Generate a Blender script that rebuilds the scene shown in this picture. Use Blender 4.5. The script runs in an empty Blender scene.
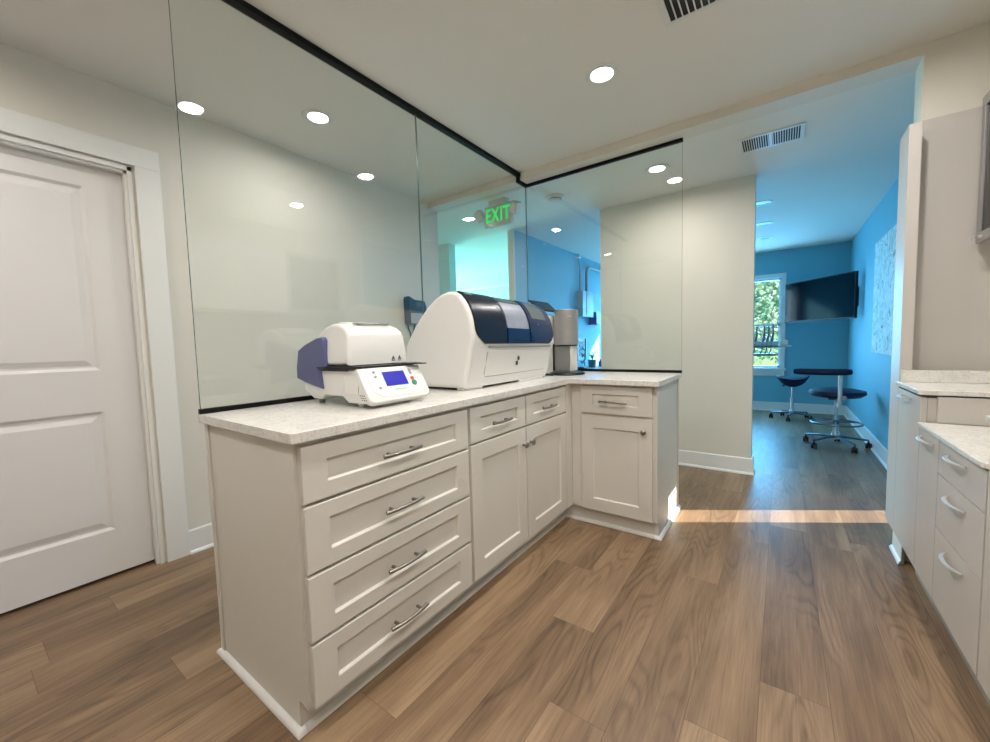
import bpy, bmesh, math, random
from mathutils import Vector, Matrix
random.seed(7)
PI = math.pi
scene = bpy.context.scene
COL = scene.collection

# ------------------------------------------------------------------ materials
MATS = {}
def nt(name):
    m = bpy.data.materials.new(name); m.use_nodes = True
    t = m.node_tree; t.nodes.clear()
    out = t.nodes.new('ShaderNodeOutputMaterial')
    return m, t, out
def srgb(r, g, b):
    f = lambda c: (c/255/12.92) if c/255 <= .04045 else ((c/255+.055)/1.055)**2.4
    return (f(r), f(g), f(b), 1)
def mat(name, col, rough=.5, metal=0, bump=0, bscale=200, var=0, vscale=8, spec=.5, coat=0, emit=None, estr=0):
    """principled with a little procedural variation and bump"""
    if name in MATS: return MATS[name]
    m, t, out = nt(name)
    b = t.nodes.new('ShaderNodeBsdfPrincipled')
    b.inputs['Base Color'].default_value = col
    b.inputs['Roughness'].default_value = rough
    b.inputs['Metallic'].default_value = metal
    b.inputs['Specular IOR Level'].default_value = spec
    b.inputs['Coat Weight'].default_value = coat
    if emit: b.inputs['Emission Color'].default_value = emit; b.inputs['Emission Strength'].default_value = estr
    tc = t.nodes.new('ShaderNodeTexCoord')
    if var:
        n = t.nodes.new('ShaderNodeTexNoise'); n.inputs['Scale'].default_value = vscale; n.inputs['Detail'].default_value = 5
        t.links.new(tc.outputs['Object'], n.inputs['Vector'])
        r = t.nodes.new('ShaderNodeMapRange'); r.inputs['To Min'].default_value = 1-var; r.inputs['To Max'].default_value = 1+var
        t.links.new(n.outputs['Fac'], r.inputs['Value'])
        mx = t.nodes.new('ShaderNodeVectorMath'); mx.operation = 'SCALE'
        mx.inputs[0].default_value = col[:3]
        t.links.new(r.outputs[0], mx.inputs['Scale']); t.links.new(mx.outputs[0], b.inputs['Base Color'])
    if bump:
        n2 = t.nodes.new('ShaderNodeTexNoise'); n2.inputs['Scale'].default_value = bscale; n2.inputs['Detail'].default_value = 3
        t.links.new(tc.outputs['Object'], n2.inputs['Vector'])
        bp = t.nodes.new('ShaderNodeBump'); bp.inputs['Strength'].default_value = bump; bp.inputs['Distance'].default_value = .002
        t.links.new(n2.outputs['Fac'], bp.inputs['Height']); t.links.new(bp.outputs[0], b.inputs['Normal'])
    t.links.new(b.outputs[0], out.inputs[0])
    MATS[name] = m
    return m

M = {}
M['wall'] = mat('wall_paint', srgb(214, 209, 197), .65, bump=.12, bscale=260, var=.015, vscale=3)
M['ceil'] = mat('ceiling_paint', srgb(222, 218, 210), .8, bump=.1, bscale=200, var=.01, vscale=2)
M['trim'] = mat('white_trim_paint', srgb(228, 226, 222), .38, bump=.04, bscale=120, var=.01)
M['door'] = mat('white_door_paint', srgb(222, 219, 217), .42, bump=.05, bscale=150, var=.01)
M['cab'] = mat('greige_cabinet_paint', srgb(213, 209, 200), .36, bump=.03, bscale=180, var=.012, vscale=4)
M['lam'] = mat('pale_grey_laminate', srgb(190, 185, 178), .45, bump=.05, bscale=90, var=.03, vscale=5)
M['kick'] = mat('grey_toe_kick', srgb(150, 148, 142), .55, var=.04)
M['nickel'] = mat('brushed_nickel', srgb(150, 146, 138), .33, 1, var=.05, vscale=60)
M['silver'] = mat('satin_silver', srgb(225, 224, 222), .3, .75, var=.03)
M['black'] = mat('black_track', srgb(9, 9, 10), .6, var=.05, spec=.2)
M['gap'] = mat('dark_gap', srgb(20, 18, 16), .8, var=.05)
M['bluewall'] = mat('blue_room_paint', srgb(108, 176, 194), .6, bump=.1, bscale=260, var=.015, vscale=3)
M['cyanwall'] = mat('aqua_hall_paint', srgb(200, 236, 234), .6, bump=.1, bscale=260, var=.01, vscale=3)
M['navy'] = mat('navy_vinyl', srgb(16, 24, 58), .5, spec=.3, bump=.05, bscale=300, var=.04)
M['chrome'] = mat('polished_metal', srgb(200, 205, 210), .16, 1, var=.02)
M['legmetal'] = mat('dark_grey_metal', srgb(112, 118, 128), .3, .8, var=.03)
M['rubber'] = mat('dark_rubber', srgb(40, 24, 26), .6, var=.05)
M['plastic'] = mat('white_plastic', srgb(222, 221, 217), .3, bump=.02, bscale=300, var=.01)
M['plastic2'] = mat('warm_white_plastic', srgb(226, 225, 220), .34, bump=.02, bscale=300, var=.01)
M['violet'] = mat('slate_violet_plastic', srgb(84, 90, 130), .38, var=.03)
M['tray'] = mat('black_plastic', srgb(22, 22, 24), .32, var=.04)
M['greyp'] = mat('grey_plastic', srgb(150, 152, 152), .4, var=.03)
M['cover'] = mat('dark_slate_gloss', srgb(20, 25, 40), .27, spec=.4, var=.03)
M['cover2'] = mat('deep_blue_gloss', srgb(4, 34, 74), .2, spec=.4, var=.05)
M['smoke'] = mat('smoked_window', srgb(84, 96, 100), .2, spec=.5, var=.08, vscale=20)
M['clearw'] = mat('pale_translucent_window', srgb(140, 146, 160), .28, var=.18, vscale=18)
M['steel'] = mat('grey_steel_body', srgb(156, 154, 152), .33, .55, var=.03, vscale=20)
M['tv'] = mat('tv_screen', srgb(4, 5, 8), .09, spec=.22, var=.02)
M['dteal'] = mat('dark_teal_plastic', srgb(6, 38, 62), .4, var=.06)
M['eblue'] = mat('pale_blue_enamel', srgb(150, 180, 190), .4, var=.03)
M['teal'] = mat('teal_ceramic', srgb(18, 92, 108), .3, var=.05)
M['purple'] = mat('purple_bottle', srgb(74, 76, 168), .3, var=.05)
M['signgrey'] = mat('light_grey_housing', srgb(186, 192, 188), .45, var=.02)
M['vent'] = mat('white_vent_metal', srgb(214, 213, 208), .45, var=.01)
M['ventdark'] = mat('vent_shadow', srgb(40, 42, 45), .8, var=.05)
M['leaf'] = mat('plant_leaf', srgb(70, 130, 80), .5, var=.25, vscale=6)
M['bark'] = mat('tree_bark', srgb(84, 66, 50), .85, var=.2, vscale=12, bump=.5, bscale=30)
M['grass'] = mat('lawn', srgb(96, 128, 66), .9, var=.2, vscale=4)
M['red'] = mat('red_button', srgb(214, 70, 62), .4, var=.02)
M['green'] = mat('green_button', srgb(24, 140, 96), .4, var=.02)
M['lightgreen'] = mat('pale_green_mark', srgb(160, 232, 160), .4, var=.02)
M['mark'] = mat('dark_ink', srgb(50, 52, 56), .5, var=.02)
M['paper'] = mat('picture_mount', srgb(210, 232, 232), .6, var=.02)
M['exitred'] = mat('exit_letters', srgb(10, 190, 90), .4, emit=srgb(0, 215, 95), estr=.7, var=.01)
M['lcd'] = mat('blue_lcd', srgb(8, 6, 120), .3, emit=srgb(4, 2, 215), estr=.33, var=.01)
M['lens'] = mat('lit_lens', srgb(255, 250, 240), .5, emit=(1, .96, .9, 1), estr=14, var=.01)
M['lensoff'] = mat('dim_lens', srgb(120, 140, 150), .4, var=.01)
M['ledblue'] = mat('small_blue_led', srgb(40, 90, 220), .3, emit=srgb(40, 90, 240), estr=.25, var=.01)

def floor_mat():
    m, t, out = nt('wood_plank_floor')
    N = t.nodes.new; L = t.links.new
    def math_(op, a, b=None, c=None):
        n = N('ShaderNodeMath'); n.operation = op
        for k, v in enumerate((a, b, c)):
            if v is None: continue
            if isinstance(v, (int, float)): n.inputs[k].default_value = v
            else: L(v, n.inputs[k])
        return n.outputs[0]
    W, LEN = .18, 1.35
    tc = N('ShaderNodeTexCoord')
    sep = N('ShaderNodeSeparateXYZ'); L(tc.outputs['Object'], sep.inputs[0])
    u = math_('DIVIDE', math_('ADD', sep.outputs['X'], .04), W)
    row = math_('FLOOR', u); fu = math_('FRACT', u)
    wr = N('ShaderNodeTexWhiteNoise'); wr.noise_dimensions = '1D'; L(row, wr.inputs['W'])
    v = math_('DIVIDE', math_('ADD', sep.outputs['Y'], math_('MULTIPLY', wr.outputs['Value'], 9.0)), LEN)
    idx = math_('FLOOR', v); fv = math_('FRACT', v)
    cid = N('ShaderNodeCombineXYZ'); L(row, cid.inputs[0]); L(idx, cid.inputs[1])
    wn = N('ShaderNodeTexWhiteNoise'); wn.noise_dimensions = '3D'; L(cid.outputs[0], wn.inputs['Vector'])
    rc = N('ShaderNodeSeparateColor'); L(wn.outputs['Color'], rc.inputs[0])
    # distance to the plank edges
    eu = math_('MULTIPLY', math_('MINIMUM', fu, math_('SUBTRACT', 1.0, fu)), W)
    ev = math_('MULTIPLY', math_('MINIMUM', fv, math_('SUBTRACT', 1.0, fv)), LEN)
    edge = N('ShaderNodeMapRange'); edge.inputs['From Min'].default_value = .0004; edge.inputs['From Max'].default_value = .0012
    L(math_('MINIMUM', eu, ev), edge.inputs['Value'])
    # plank-local coordinates, shifted at random
    px = math_('ADD', sep.outputs['X'], math_('MULTIPLY', rc.outputs[0], 37.0))
    py = math_('ADD', sep.outputs['Y'], math_('MULTIPLY', rc.outputs[1], 53.0))
    cv = N('ShaderNodeCombineXYZ'); L(px, cv.inputs[0]); L(py, cv.inputs[1])
    def noise(sx, sy, detail, rough=.5, dist=0):
        mp = N('ShaderNodeMapping'); mp.inputs['Scale'].default_value = (sx, sy, 1); L(cv.outputs[0], mp.inputs['Vector'])
        n = N('ShaderNodeTexNoise'); n.inputs['Scale'].default_value = 1; n.inputs['Detail'].default_value = detail
        n.inputs['Roughness'].default_value = rough; n.inputs['Distortion'].default_value = dist
        L(mp.outputs[0], n.inputs['Vector']); return n.outputs['Fac']
    tone = noise(7, 1.1, 4, .55, .4)        # slow light and dark zones
    ringf = noise(7.5, 1.25, 1.2, .4)       # cathedral contour field
    fine = noise(230, 5, 3, .6)             # pores
    streak = noise(42, 1.6, 4, .6, .3)
    rings = math_('SINE', math_('MULTIPLY', ringf, 95.0))
    rings = math_('POWER', math_('MULTIPLY_ADD', rings, .5, .5), 3.0)
    mask = N('ShaderNodeMapRange'); mask.inputs['From Min'].default_value = .45; mask.inputs['From Max'].default_value = .62; L(noise(5, .9, 1), mask.inputs['Value'])
    val = math_('MULTIPLY_ADD', tone, .85, -.23)
    val = math_('MULTIPLY_ADD', rc.outputs[2], .22, val)
    val = math_('MULTIPLY_ADD', streak, .38, val)
    val = math_('MULTIPLY_ADD', fine, .44, val)
    val = math_('SUBTRACT', val, math_('MULTIPLY', math_('MULTIPLY', rings, mask.outputs[0]), .16))
    cr = N('ShaderNodeValToRGB'); L(val, cr.inputs[0])
    e = cr.color_ramp.elements
    e[0].position = .22; e[0].color = srgb(70, 54, 41)
    e[1].position = 1.0; e[1].color = srgb(160, 134, 105)
    for p, c in ((.42, srgb(94, 74, 56)), (.6, srgb(117, 93, 70)), (.78, srgb(138, 113, 87))):
        q = e.new(p); q.color = c
    mxm = N('ShaderNodeMixRGB'); mxm.blend_type = 'MULTIPLY'; L(cr.outputs[0], mxm.inputs[1]); mxm.inputs[2].default_value = (.5, .44, .4, 1)
    L(math_('SUBTRACT', 1.0, edge.outputs[0]), mxm.inputs[0])
    b = N('ShaderNodeBsdfPrincipled'); L(mxm.outputs[0], b.inputs['Base Color'])
    rr = N('ShaderNodeMapRange'); rr.inputs['To Min'].default_value = .32; rr.inputs['To Max'].default_value = .46; L(fine, rr.inputs['Value']); L(rr.outputs[0], b.inputs['Roughness'])
    b.inputs['Specular IOR Level'].default_value = .45
    bm = N('ShaderNodeBump'); bm.inputs['Strength'].default_value = .2; bm.inputs['Distance'].default_value = .001
    L(math_('ADD', math_('MULTIPLY', fine, .5), edge.outputs[0]), bm.inputs['Height']); L(bm.outputs[0], b.inputs['Normal'])
    L(b.outputs[0], out.inputs[0])
    return m
M['floor'] = floor_mat()

def quartz_mat():
    m, t, out = nt('quartz_top')
    N = t.nodes.new; L = t.links.new
    tc = N('ShaderNodeTexCoord')
    n = N('ShaderNodeTexNoise'); n.inputs['Scale'].default_value = 7; n.inputs['Detail'].default_value = 9; n.inputs['Roughness'].default_value = .65; n.inputs['Distortion'].default_value = 1.6
    L(tc.outputs['Object'], n.inputs['Vector'])
    d = N('ShaderNodeMath'); d.operation = 'SUBTRACT'; d.inputs[1].default_value = .5; L(n.outputs['Fac'], d.inputs[0])
    ab = N('ShaderNodeMath'); ab.operation = 'ABSOLUTE'; L(d.outputs[0], ab.inputs[0])
    cr = N('ShaderNodeValToRGB'); L(ab.outputs[0], cr.inputs[0])
    e = cr.color_ramp.elements
    e[0].position = 0; e[0].color = srgb(206, 203, 197); e[1].position = .035; e[1].color = srgb(220, 217, 211)
    v = N('ShaderNodeTexNoise'); v.inputs['Scale'].default_value = 140; v.inputs['Detail'].default_value = 3; L(tc.outputs['Object'], v.inputs['Vector'])
    c2 = N('ShaderNodeValToRGB'); L(v.outputs['Fac'], c2.inputs[0])
    c2.color_ramp.elements[0].position = .33; c2.color_ramp.elements[0].color = (.80, .78, .75, 1)
    c2.color_ramp.elements[1].position = .46; c2.color_ramp.elements[1].color = (1, 1, 1, 1)
    mx = N('ShaderNodeMixRGB'); mx.blend_type = 'MULTIPLY'; mx.inputs[0].default_value = .8; L(cr.outputs[0], mx.inputs[1]); L(c2.outputs[0], mx.inputs[2])
    b = N('ShaderNodeBsdfPrincipled'); L(mx.outputs[0], b.inputs['Base Color']); b.inputs['Roughness'].default_value = .22
    L(b.outputs[0], out.inputs[0]); return m
M['quartz'] = quartz_mat()

def glass_mat(name, tint, refl=1.0, ior=1.52):
    m, t, out = nt(name)
    N = t.nodes.new; L = t.links.new
    tr = N('ShaderNodeBsdfTransparent'); tr.inputs[0].default_value = tint
    gl = N('ShaderNodeBsdfGlossy'); gl.inputs['Roughness'].default_value = 0; gl.inputs[0].default_value = (refl, refl, refl, 1)
    fr = N('ShaderNodeFresnel'); ge = N('ShaderNodeNewGeometry')
    ri = N('ShaderNodeMapRange'); ri.inputs['To Min'].default_value = ior; ri.inputs['To Max'].default_value = 1/ior   # same reflectance on both faces of a thin pane
    L(ge.outputs['Backfacing'], ri.inputs['Value']); L(ri.outputs[0], fr.inputs[0])
    mx = N('ShaderNodeMixShader'); L(fr.outputs[0], mx.inputs[0]); L(tr.outputs[0], mx.inputs[1]); L(gl.outputs[0], mx.inputs[2])
    L(mx.outputs[0], out.inputs[0]); return m
M['glass'] = glass_mat('clear_glass', (.978, .993, .985, 1))
M['glassedge'] = mat('glass_edge', srgb(70, 96, 88), .25, var=.03)

def art_mat(name, scale, stops, dist=2.5):
    m, t, out = nt(name)
    N = t.nodes.new; L = t.links.new
    tc = N('ShaderNodeTexCoord')
    n = N('ShaderNodeTexNoise'); n.inputs['Scale'].default_value = scale; n.inputs['Detail'].default_value = 7; n.inputs['Distortion'].default_value = dist
    L(tc.outputs['Object'], n.inputs['Vector'])
    cr = N('ShaderNodeValToRGB'); L(n.outputs['Fac'], cr.inputs[0])
    e = cr.color_ramp.elements
    e[0].position, e[0].color = stops[0]; e[1].position, e[1].color = stops[-1]
    for p, c in stops[1:-1]: q = e.new(p); q.color = c
    b = N('ShaderNodeBsdfPrincipled'); L(cr.outputs[0], b.inputs['Base Color']); b.inputs['Roughness'].default_value = .7
    L(b.outputs[0], out.inputs[0]); return m
M['art'] = art_mat('abstract_painting', 5, [(.3, srgb(130, 112, 88)), (.42, srgb(190, 214, 214)), (.5, srgb(238, 240, 236)), (.56, srgb(170, 210, 214)), (.7, srgb(214, 198, 160))])
M['print'] = art_mat('framed_print', 16, [(.42, srgb(24, 60, 84)), (.5, srgb(190, 220, 222)), (.6, srgb(60, 120, 140))], 1)
M['foliage'] = art_mat('tree_foliage', 1.7, [(.3, srgb(40, 84, 66)), (.45, srgb(92, 140, 104)), (.58, srgb(150, 178, 140)), (.7, srgb(206, 190, 120))], .5)

# ------------------------------------------------------------------ mesh builder
class MB:
    def __init__(s): s.bm = bmesh.new()
    def _add(s, verts, faces):
        vs = [s.bm.verts.new(v) for v in verts]
        out = []
        for f in faces:
            try: out.append(s.bm.faces.new([vs[i] for i in f]))
            except ValueError: pass
        return vs, out
    def box(s, a, b, bev=0, seg=2, mt=None):
        x0, x1 = sorted((a[0], b[0])); y0, y1 = sorted((a[1], b[1])); z0, z1 = sorted((a[2], b[2]))
        v = [(x0,y0,z0),(x1,y0,z0),(x1,y1,z0),(x0,y1,z0),(x0,y0,z1),(x1,y0,z1),(x1,y1,z1),(x0,y1,z1)]
        if mt: v = [mt @ Vector(p) for p in v]
        vs, fs = s._add(v, [(0,3,2,1),(4,5,6,7),(0,1,5,4),(1,2,6,5),(2,3,7,6),(3,0,4,7)])
        if bev:
            ed = list({e for f in fs for e in f.edges})
            bmesh.ops.bevel(s.bm, geom=ed, offset=bev, segments=seg, affect='EDGES', profile=.5)
        return s
    def prism(s, poly, axis, a, b, bev=0, seg=2, mt=None):
        """poly: 2D points. axis 'y': (x,z) ; 'x': (y,z) ; 'z': (x,y)"""
        def P(p, h):
            if axis == 'y': q = (p[0], h, p[1])
            elif axis == 'x': q = (h, p[0], p[1])
            else: q = (p[0], p[1], h)
            return mt @ Vector(q) if mt else q
        n = len(poly)
        v = [P(p, a) for p in poly] + [P(p, b) for p in poly]
        f = [tuple(range(n)), tuple(range(2*n-1, n-1, -1))] + [(i, i+n, (i+1) % n+n, (i+1) % n) for i in range(n)]
        vs, fs = s._add(v, f)
        bmesh.ops.recalc_face_normals(s.bm, faces=fs)
        if bev:
            ed = [e for e in fs[0].edges] + [e for e in fs[1].edges]
            bmesh.ops.bevel(s.bm, geom=ed, offset=bev, segments=seg, affect='EDGES', profile=.5)
        return s
    def tube(s, pts, r, n=10, cap=True, flat=1.0):
        pts = [Vector(p) for p in pts]
        rs = r if isinstance(r, (list, tuple)) else [r]*len(pts)
        rings = []
        up = None
        for i, p in enumerate(pts):
            d = (pts[min(i+1, len(pts)-1)] - pts[max(i-1, 0)]).normalized()
            if up is None:
                up = Vector((0,0,1)) if abs(d.z) < .9 else Vector((1,0,0))
            sx = d.cross(up).normalized(); u2 = sx.cross(d).normalized(); up = u2
            rings.append([s.bm.verts.new(p + sx*math.cos(2*PI*k/n)*rs[i] + u2*math.sin(2*PI*k/n)*rs[i]*flat) for k in range(n)])
        for i in range(len(rings)-1):
            for k in range(n):
                s.bm.faces.new((rings[i][k], rings[i][(k+1) % n], rings[i+1][(k+1) % n], rings[i+1][k]))
        if cap:
            s.bm.faces.new(rings[0][::-1]); s.bm.faces.new(rings[-1])
        return s
    def lathe(s, prof, c, axis='z', n=28, sx=1, sy=1, flip=1):
        """prof: list of (radius, height)"""
        c = Vector(c)
        def P(r, h, a):
            x, y = math.cos(a)*r*sx, math.sin(a)*r*sy
            h *= flip
            if axis == 'z': return c + Vector((x, y, h))
            if axis == 'x': return c + Vector((h, x, y))
            return c + Vector((x, h, y))
        rings = []
        for r, h in prof:
            if r < 1e-6: rings.append([s.bm.verts.new(P(0, h, 0))])
            else: rings.append([s.bm.verts.new(P(r, h, 2*PI*k/n)) for k in range(n)])
        fs = []
        for A, B in zip(rings, rings[1:]):
            for k in range(n):
                k2 = (k+1) % n
                if len(A) == 1 and len(B) == 1: continue
                if len(A) == 1: q = (A[0], B[k2], B[k])
                elif len(B) == 1: q = (A[k], A[k2], B[0])
                else: q = (A[k], A[k2], B[k2], B[k])
                try: fs.append(s.bm.faces.new(q))
                except ValueError: pass
        for R_ in (rings[0], rings[-1]):
            if len(R_) > 1:
                try: fs.append(s.bm.faces.new(R_))
                except ValueError: pass
        bmesh.ops.recalc_face_normals(s.bm, faces=fs)
        return s
    def quad(s, *pts): s._add(pts, [tuple(range(len(pts)))]); return s
    def build(s, name, m, parent=None, smooth=True, ang=38):
        root = parent
        while root is not None and root.parent is not None: root = root.parent
        off = root.location.copy() if root is not None else Vector()
        if root is not None: bmesh.ops.translate(s.bm, verts=s.bm.verts, vec=-off)
        bmesh.ops.recalc_face_normals(s.bm, faces=s.bm.faces)
        me = bpy.data.meshes.new(name); s.bm.to_mesh(me); s.bm.free()
        for x in (m if isinstance(m, (list, tuple)) else [m]): me.materials.append(x)
        if smooth:
            me.shade_smooth(); me.set_sharp_from_angle(angle=math.radians(ang))
        o = bpy.data.objects.new(name, me); COL.objects.link(o)
        if parent is not None: o.parent = parent
        if smooth:
            w = o.modifiers.new('weighted', 'WEIGHTED_NORMAL'); w.keep_sharp = True; w.weight = 90
        return o

def tag(o, label=None, cat=None, group=None, kind=None):
    if label: o['label'] = label
    if cat: o['category'] = cat
    if group: o['group'] = group
    if kind: o['kind'] = kind
    return o
def thing(name, label, cat, loc=(0,0,0), group=None):
    o = bpy.data.objects.new(name, None); COL.objects.link(o); o.location = loc; o.empty_display_size = .1
    return tag(o, label, cat, group)
def dup(root, loc, label=None, group=None):
    r = root.copy(); COL.objects.link(r); r.location = loc
    if label: r['label'] = label
    if group: r['group'] = group
    def rec(a, b):
        for ch in list(a.children):
            c = ch.copy(); COL.objects.link(c); c.parent = b; rec(ch, c)
    rec(root, r)
    return r
def struct(name, mb, m, label=None, cat=None, parent=None, smooth=False):
    o = mb.build(name, m, parent, smooth=smooth)
    if parent is None: tag(o, label, cat, kind='structure')
    return o

# ------------------------------------------------------------------ key dimensions (metres; origin on the floor under the camera)
HC, HL, HS = 2.469, 2.423, 2.416        # front ceiling, rear ceiling, beam soffit
XW = -2.708                              # left wall face
YB0, YB1 = 2.743, 2.881                  # beam / cross wall
XJ = .508                                # right jamb
XR = 1.05                                # right wall of front room
XBR = .754                               # right wall of blue room
YF = 7.42                                # far wall
YBK = -1.7                               # wall behind camera
XG, YG = -1.702, 2.855                   # glass planes

# ------------------------------------------------------------------ shell
struct('floor', MB().box((-7.3, YBK-.12, -.1), (XR+.12, YF+.12, 0)), M['floor'], 'brown wood plank floor running through all rooms', 'floor')
struct('ceiling', MB().box((-3.2, YBK-.12, HC), (XR+.12, YB0, HC+.1)), M['ceil'], 'white ceiling above the cabinets in the front room', 'ceiling')
struct('ceiling', MB().box((-7.3, YB1, HL), (XR+.12, YF+.12, HL+.15)).box((-7.3, YB0, HL), (XW-.12, YB1, HL+.15)), M['ceil'], 'white ceiling of the rear rooms beyond the beam', 'ceiling')
struct('trim_1', MB().box((XW, YB0, HS), (XR, YB1, HC+.1)), M['wall'], 'cream painted beam crossing the ceiling above the return glass', 'beam')
struct('wall_right', MB().box((XR, YBK, 0), (XR+.12, YB1, HC)), M['wall'], 'cream wall behind the laminate cabinets on the right', 'wall')
struct('wall_front', MB().box((XW-.12, YBK-.12, 0), (XR+.12, YBK, HC)), M['wall'], 'cream wall behind the camera', 'wall')
struct('wall_right_end', MB().box((XJ, YB0, 0), (XR, YB1, HS)), M['wall'], 'cream wall end beside the passage at the right', 'wall')
# left wall with door opening y -.245 .. .617
D0, D1, DH = -.245, .630, 2.085
struct('wall_left', MB().box((XW-.12, YBK, 0), (XW, D0, HC)).box((XW-.12, D1, 0), (XW, 2.87, HC)).box((XW-.12, D0, DH), (XW, D1, HC)).box((XW-.12, 2.743, HL), (XW, 2.881, HC+.1)),
       M['wall'], 'cream wall holding the white panel door', 'wall')
struct('wall_leak_block', MB().box((-3.3, YBK-.12, 0), (-3.2, 2.2, HC)).box((-3.2, YBK-.12, 0), (XW-.12, YBK, HC)), M['wall'], 'unseen wall added behind the panel door to block leaking light', 'wall')  # out of view, added to stop outside light leaking round the door
# wall seen through the return glass
struct('wall_middle', MB().box((-1.469, 3.861, 0), (-.192, 3.98, HL)), M['wall'], 'cream wall between the glass partition and the blue room', 'wall')
# blue room
struct('wall_partition', MB().box((-2.545, 3.87, 0), (-2.475, YF, HL)), M['bluewall'], 'blue wall seen through the return glass', 'wall')
struct('trim_2', MB().box((-2.547, 3.84, 0), (-2.473, 3.87, HL)), M['wall'], 'cream end cap of the blue wall', 'trim')
struct('wall_hall', MB().box((-7.3, 3.84, 0), (-3.44, 3.96, HL)), M['wall'], 'cream wall beside the bright aqua hall', 'wall')
struct('wall_hall_back', MB().box((-7.3, 6.15, 0), (-2.545, 6.27, HL)), M['cyanwall'], 'aqua wall at the end of the bright hall', 'wall')
struct('trim_3', MB().box((-7.0, 6.125, 2.20), (-2.545, 6.15, 2.24), .006), M['trim'], 'thin picture rail high on the aqua wall', 'trim')
struct('wall_left_end', MB().box((-7.42, 2.2, 0), (-7.3, 2.5, HL+.1)).box((-7.42, 2.5, 0), (-7.3, 3.7, .7)).box((-7.42, 2.5, 2.2), (-7.3, 3.7, HL+.1)).box((-7.42, 3.7, 0), (-7.3, 3.84, HL+.1)).box((-7.3, 2.2, 0), (-2.828, 2.32, HL+.1)), M['cyanwall'], 'aqua wall closing the hall on the left', 'wall')
struct('wall_hall_left', MB().box((-7.42, 3.84, 0), (-7.3, 6.27, .7)).box((-7.42, 3.84, 2.2), (-7.3, 6.27, HL+.1)), M['cyanwall'], 'aqua wall under and over the hall window', 'wall')
struct('ceiling_hall', MB().box((-7.3, 2.32, HL), (XW-.12, 2.743, HL+.15)), M['ceil'], 'ceiling over the left end of the hall', 'ceiling')
# right wall of blue room with an unseen slit shaped to cast the sun stripe
S0, S1, SZ0, SZ1 = 3.385, 3.665, .02, .76
struct('wall_blue_right', MB().box((XBR, YB1, 0), (XBR+.1, S0, HL)).box((XBR, S1, 0), (XBR+.1, YF, HL)).box((XBR, S0, SZ1), (XBR+.1, S1, HL)).box((XBR, S0, 0), (XBR+.1, S1, SZ0)),
       M['bluewall'], 'blue wall behind the painting', 'wall')
# far wall with two windows
WZ0, WZ1 = .66, 2.02
wins = [(-2.25, -1.35), (-.92, -.02)]
mb = MB().box((-2.475, YF, 0), (XBR, YF+.12, WZ0)).box((-2.475, YF, WZ1), (XBR, YF+.12, HL))
xs = [-2.475, -2.25, -1.35, -.92, -.02, XBR]
for a, b in ((0, 1), (2, 3), (4, 5)): mb.box((xs[a], YF, WZ0), (xs[b], YF+.12, WZ1))
struct('wall_back', mb, M['bluewall'], 'blue far wall with the window', 'wall')
for i, (a, b) in enumerate(wins):
    w = struct('window_%d' % (i+1), MB().box((a-.07, YF-.02, WZ0-.0), (a, YF+.0, WZ1)).box((b, YF-.02, WZ0), (b+.055, YF, WZ1)).box((a-.07, YF-.02, WZ1), (b+.055, YF, WZ1+.06))
               .box((a-.09, YF-.05, WZ0-.035), (b+.075, YF, WZ0)).box((a-.07, YF-.018, WZ0-.12), (b+.055, YF, WZ0-.035)),
               M['trim'], ['window of the blue room hidden behind the cream wall', 'white framed window with trees outside beside the wall mounted screen'][i], 'window')
    s = MB().box((a, YF+.03, WZ0), (a+.03, YF+.08, WZ1)).box((b-.03, YF+.03, WZ0), (b, YF+.08, WZ1)).box((a, YF+.03, WZ0), (b, YF+.08, WZ0+.03)).box((a, YF+.03, WZ1-.03), (b, YF+.08, WZ1)).box((a, YF+.03, 1.3), (b, YF+.07, 1.335))
    s.build('sash', M['trim'], w, smooth=False)
    MB().box((a+.03, YF+.05, WZ0+.03), (b-.03, YF+.056, WZ1-.03)).build('window_glass', M['glass'], w, smooth=False)
w = struct('window_3', MB().box((XBR-.01, S0-.03, SZ0), (XBR, S0, SZ1)).box((XBR-.01, S1, SZ0), (XBR, S1+.03, SZ1)).box((XBR-.01, S0-.03, SZ1), (XBR, S1+.03, SZ1+.03)), M['trim'],
           'unseen narrow slit added to throw the sun stripe on the floor', 'window')
w = struct('window_4', MB().box((-7.3, 3.96, .66), (-7.27, 6.15, .7)).box((-7.3, 3.96, 2.2), (-7.27, 6.15, 2.24)).box((-7.3, 5.0, .7), (-7.27, 5.05, 2.2)), M['trim'], 'wide window lighting the aqua hall', 'window')
MB().box((-7.35, 3.96, .7), (-7.344, 6.15, 2.2)).build('window_glass', M['glass'], w, smooth=False)

w = struct('window_5', MB().box((-7.3, 2.5, .66), (-7.27, 3.7, .7)).box((-7.3, 2.5, 2.2), (-7.27, 3.7, 2.24)).box((-7.3, 3.08, .7), (-7.27, 3.12, 2.2)), M['trim'], 'unseen window added to brighten the passage behind the glass partition', 'window')  # out of view, added to lift the dim passage ceiling
MB().box((-7.35, 2.5, .7), (-7.344, 3.7, 2.2)).build('window_glass', M['glass'], w, smooth=False)

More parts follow.
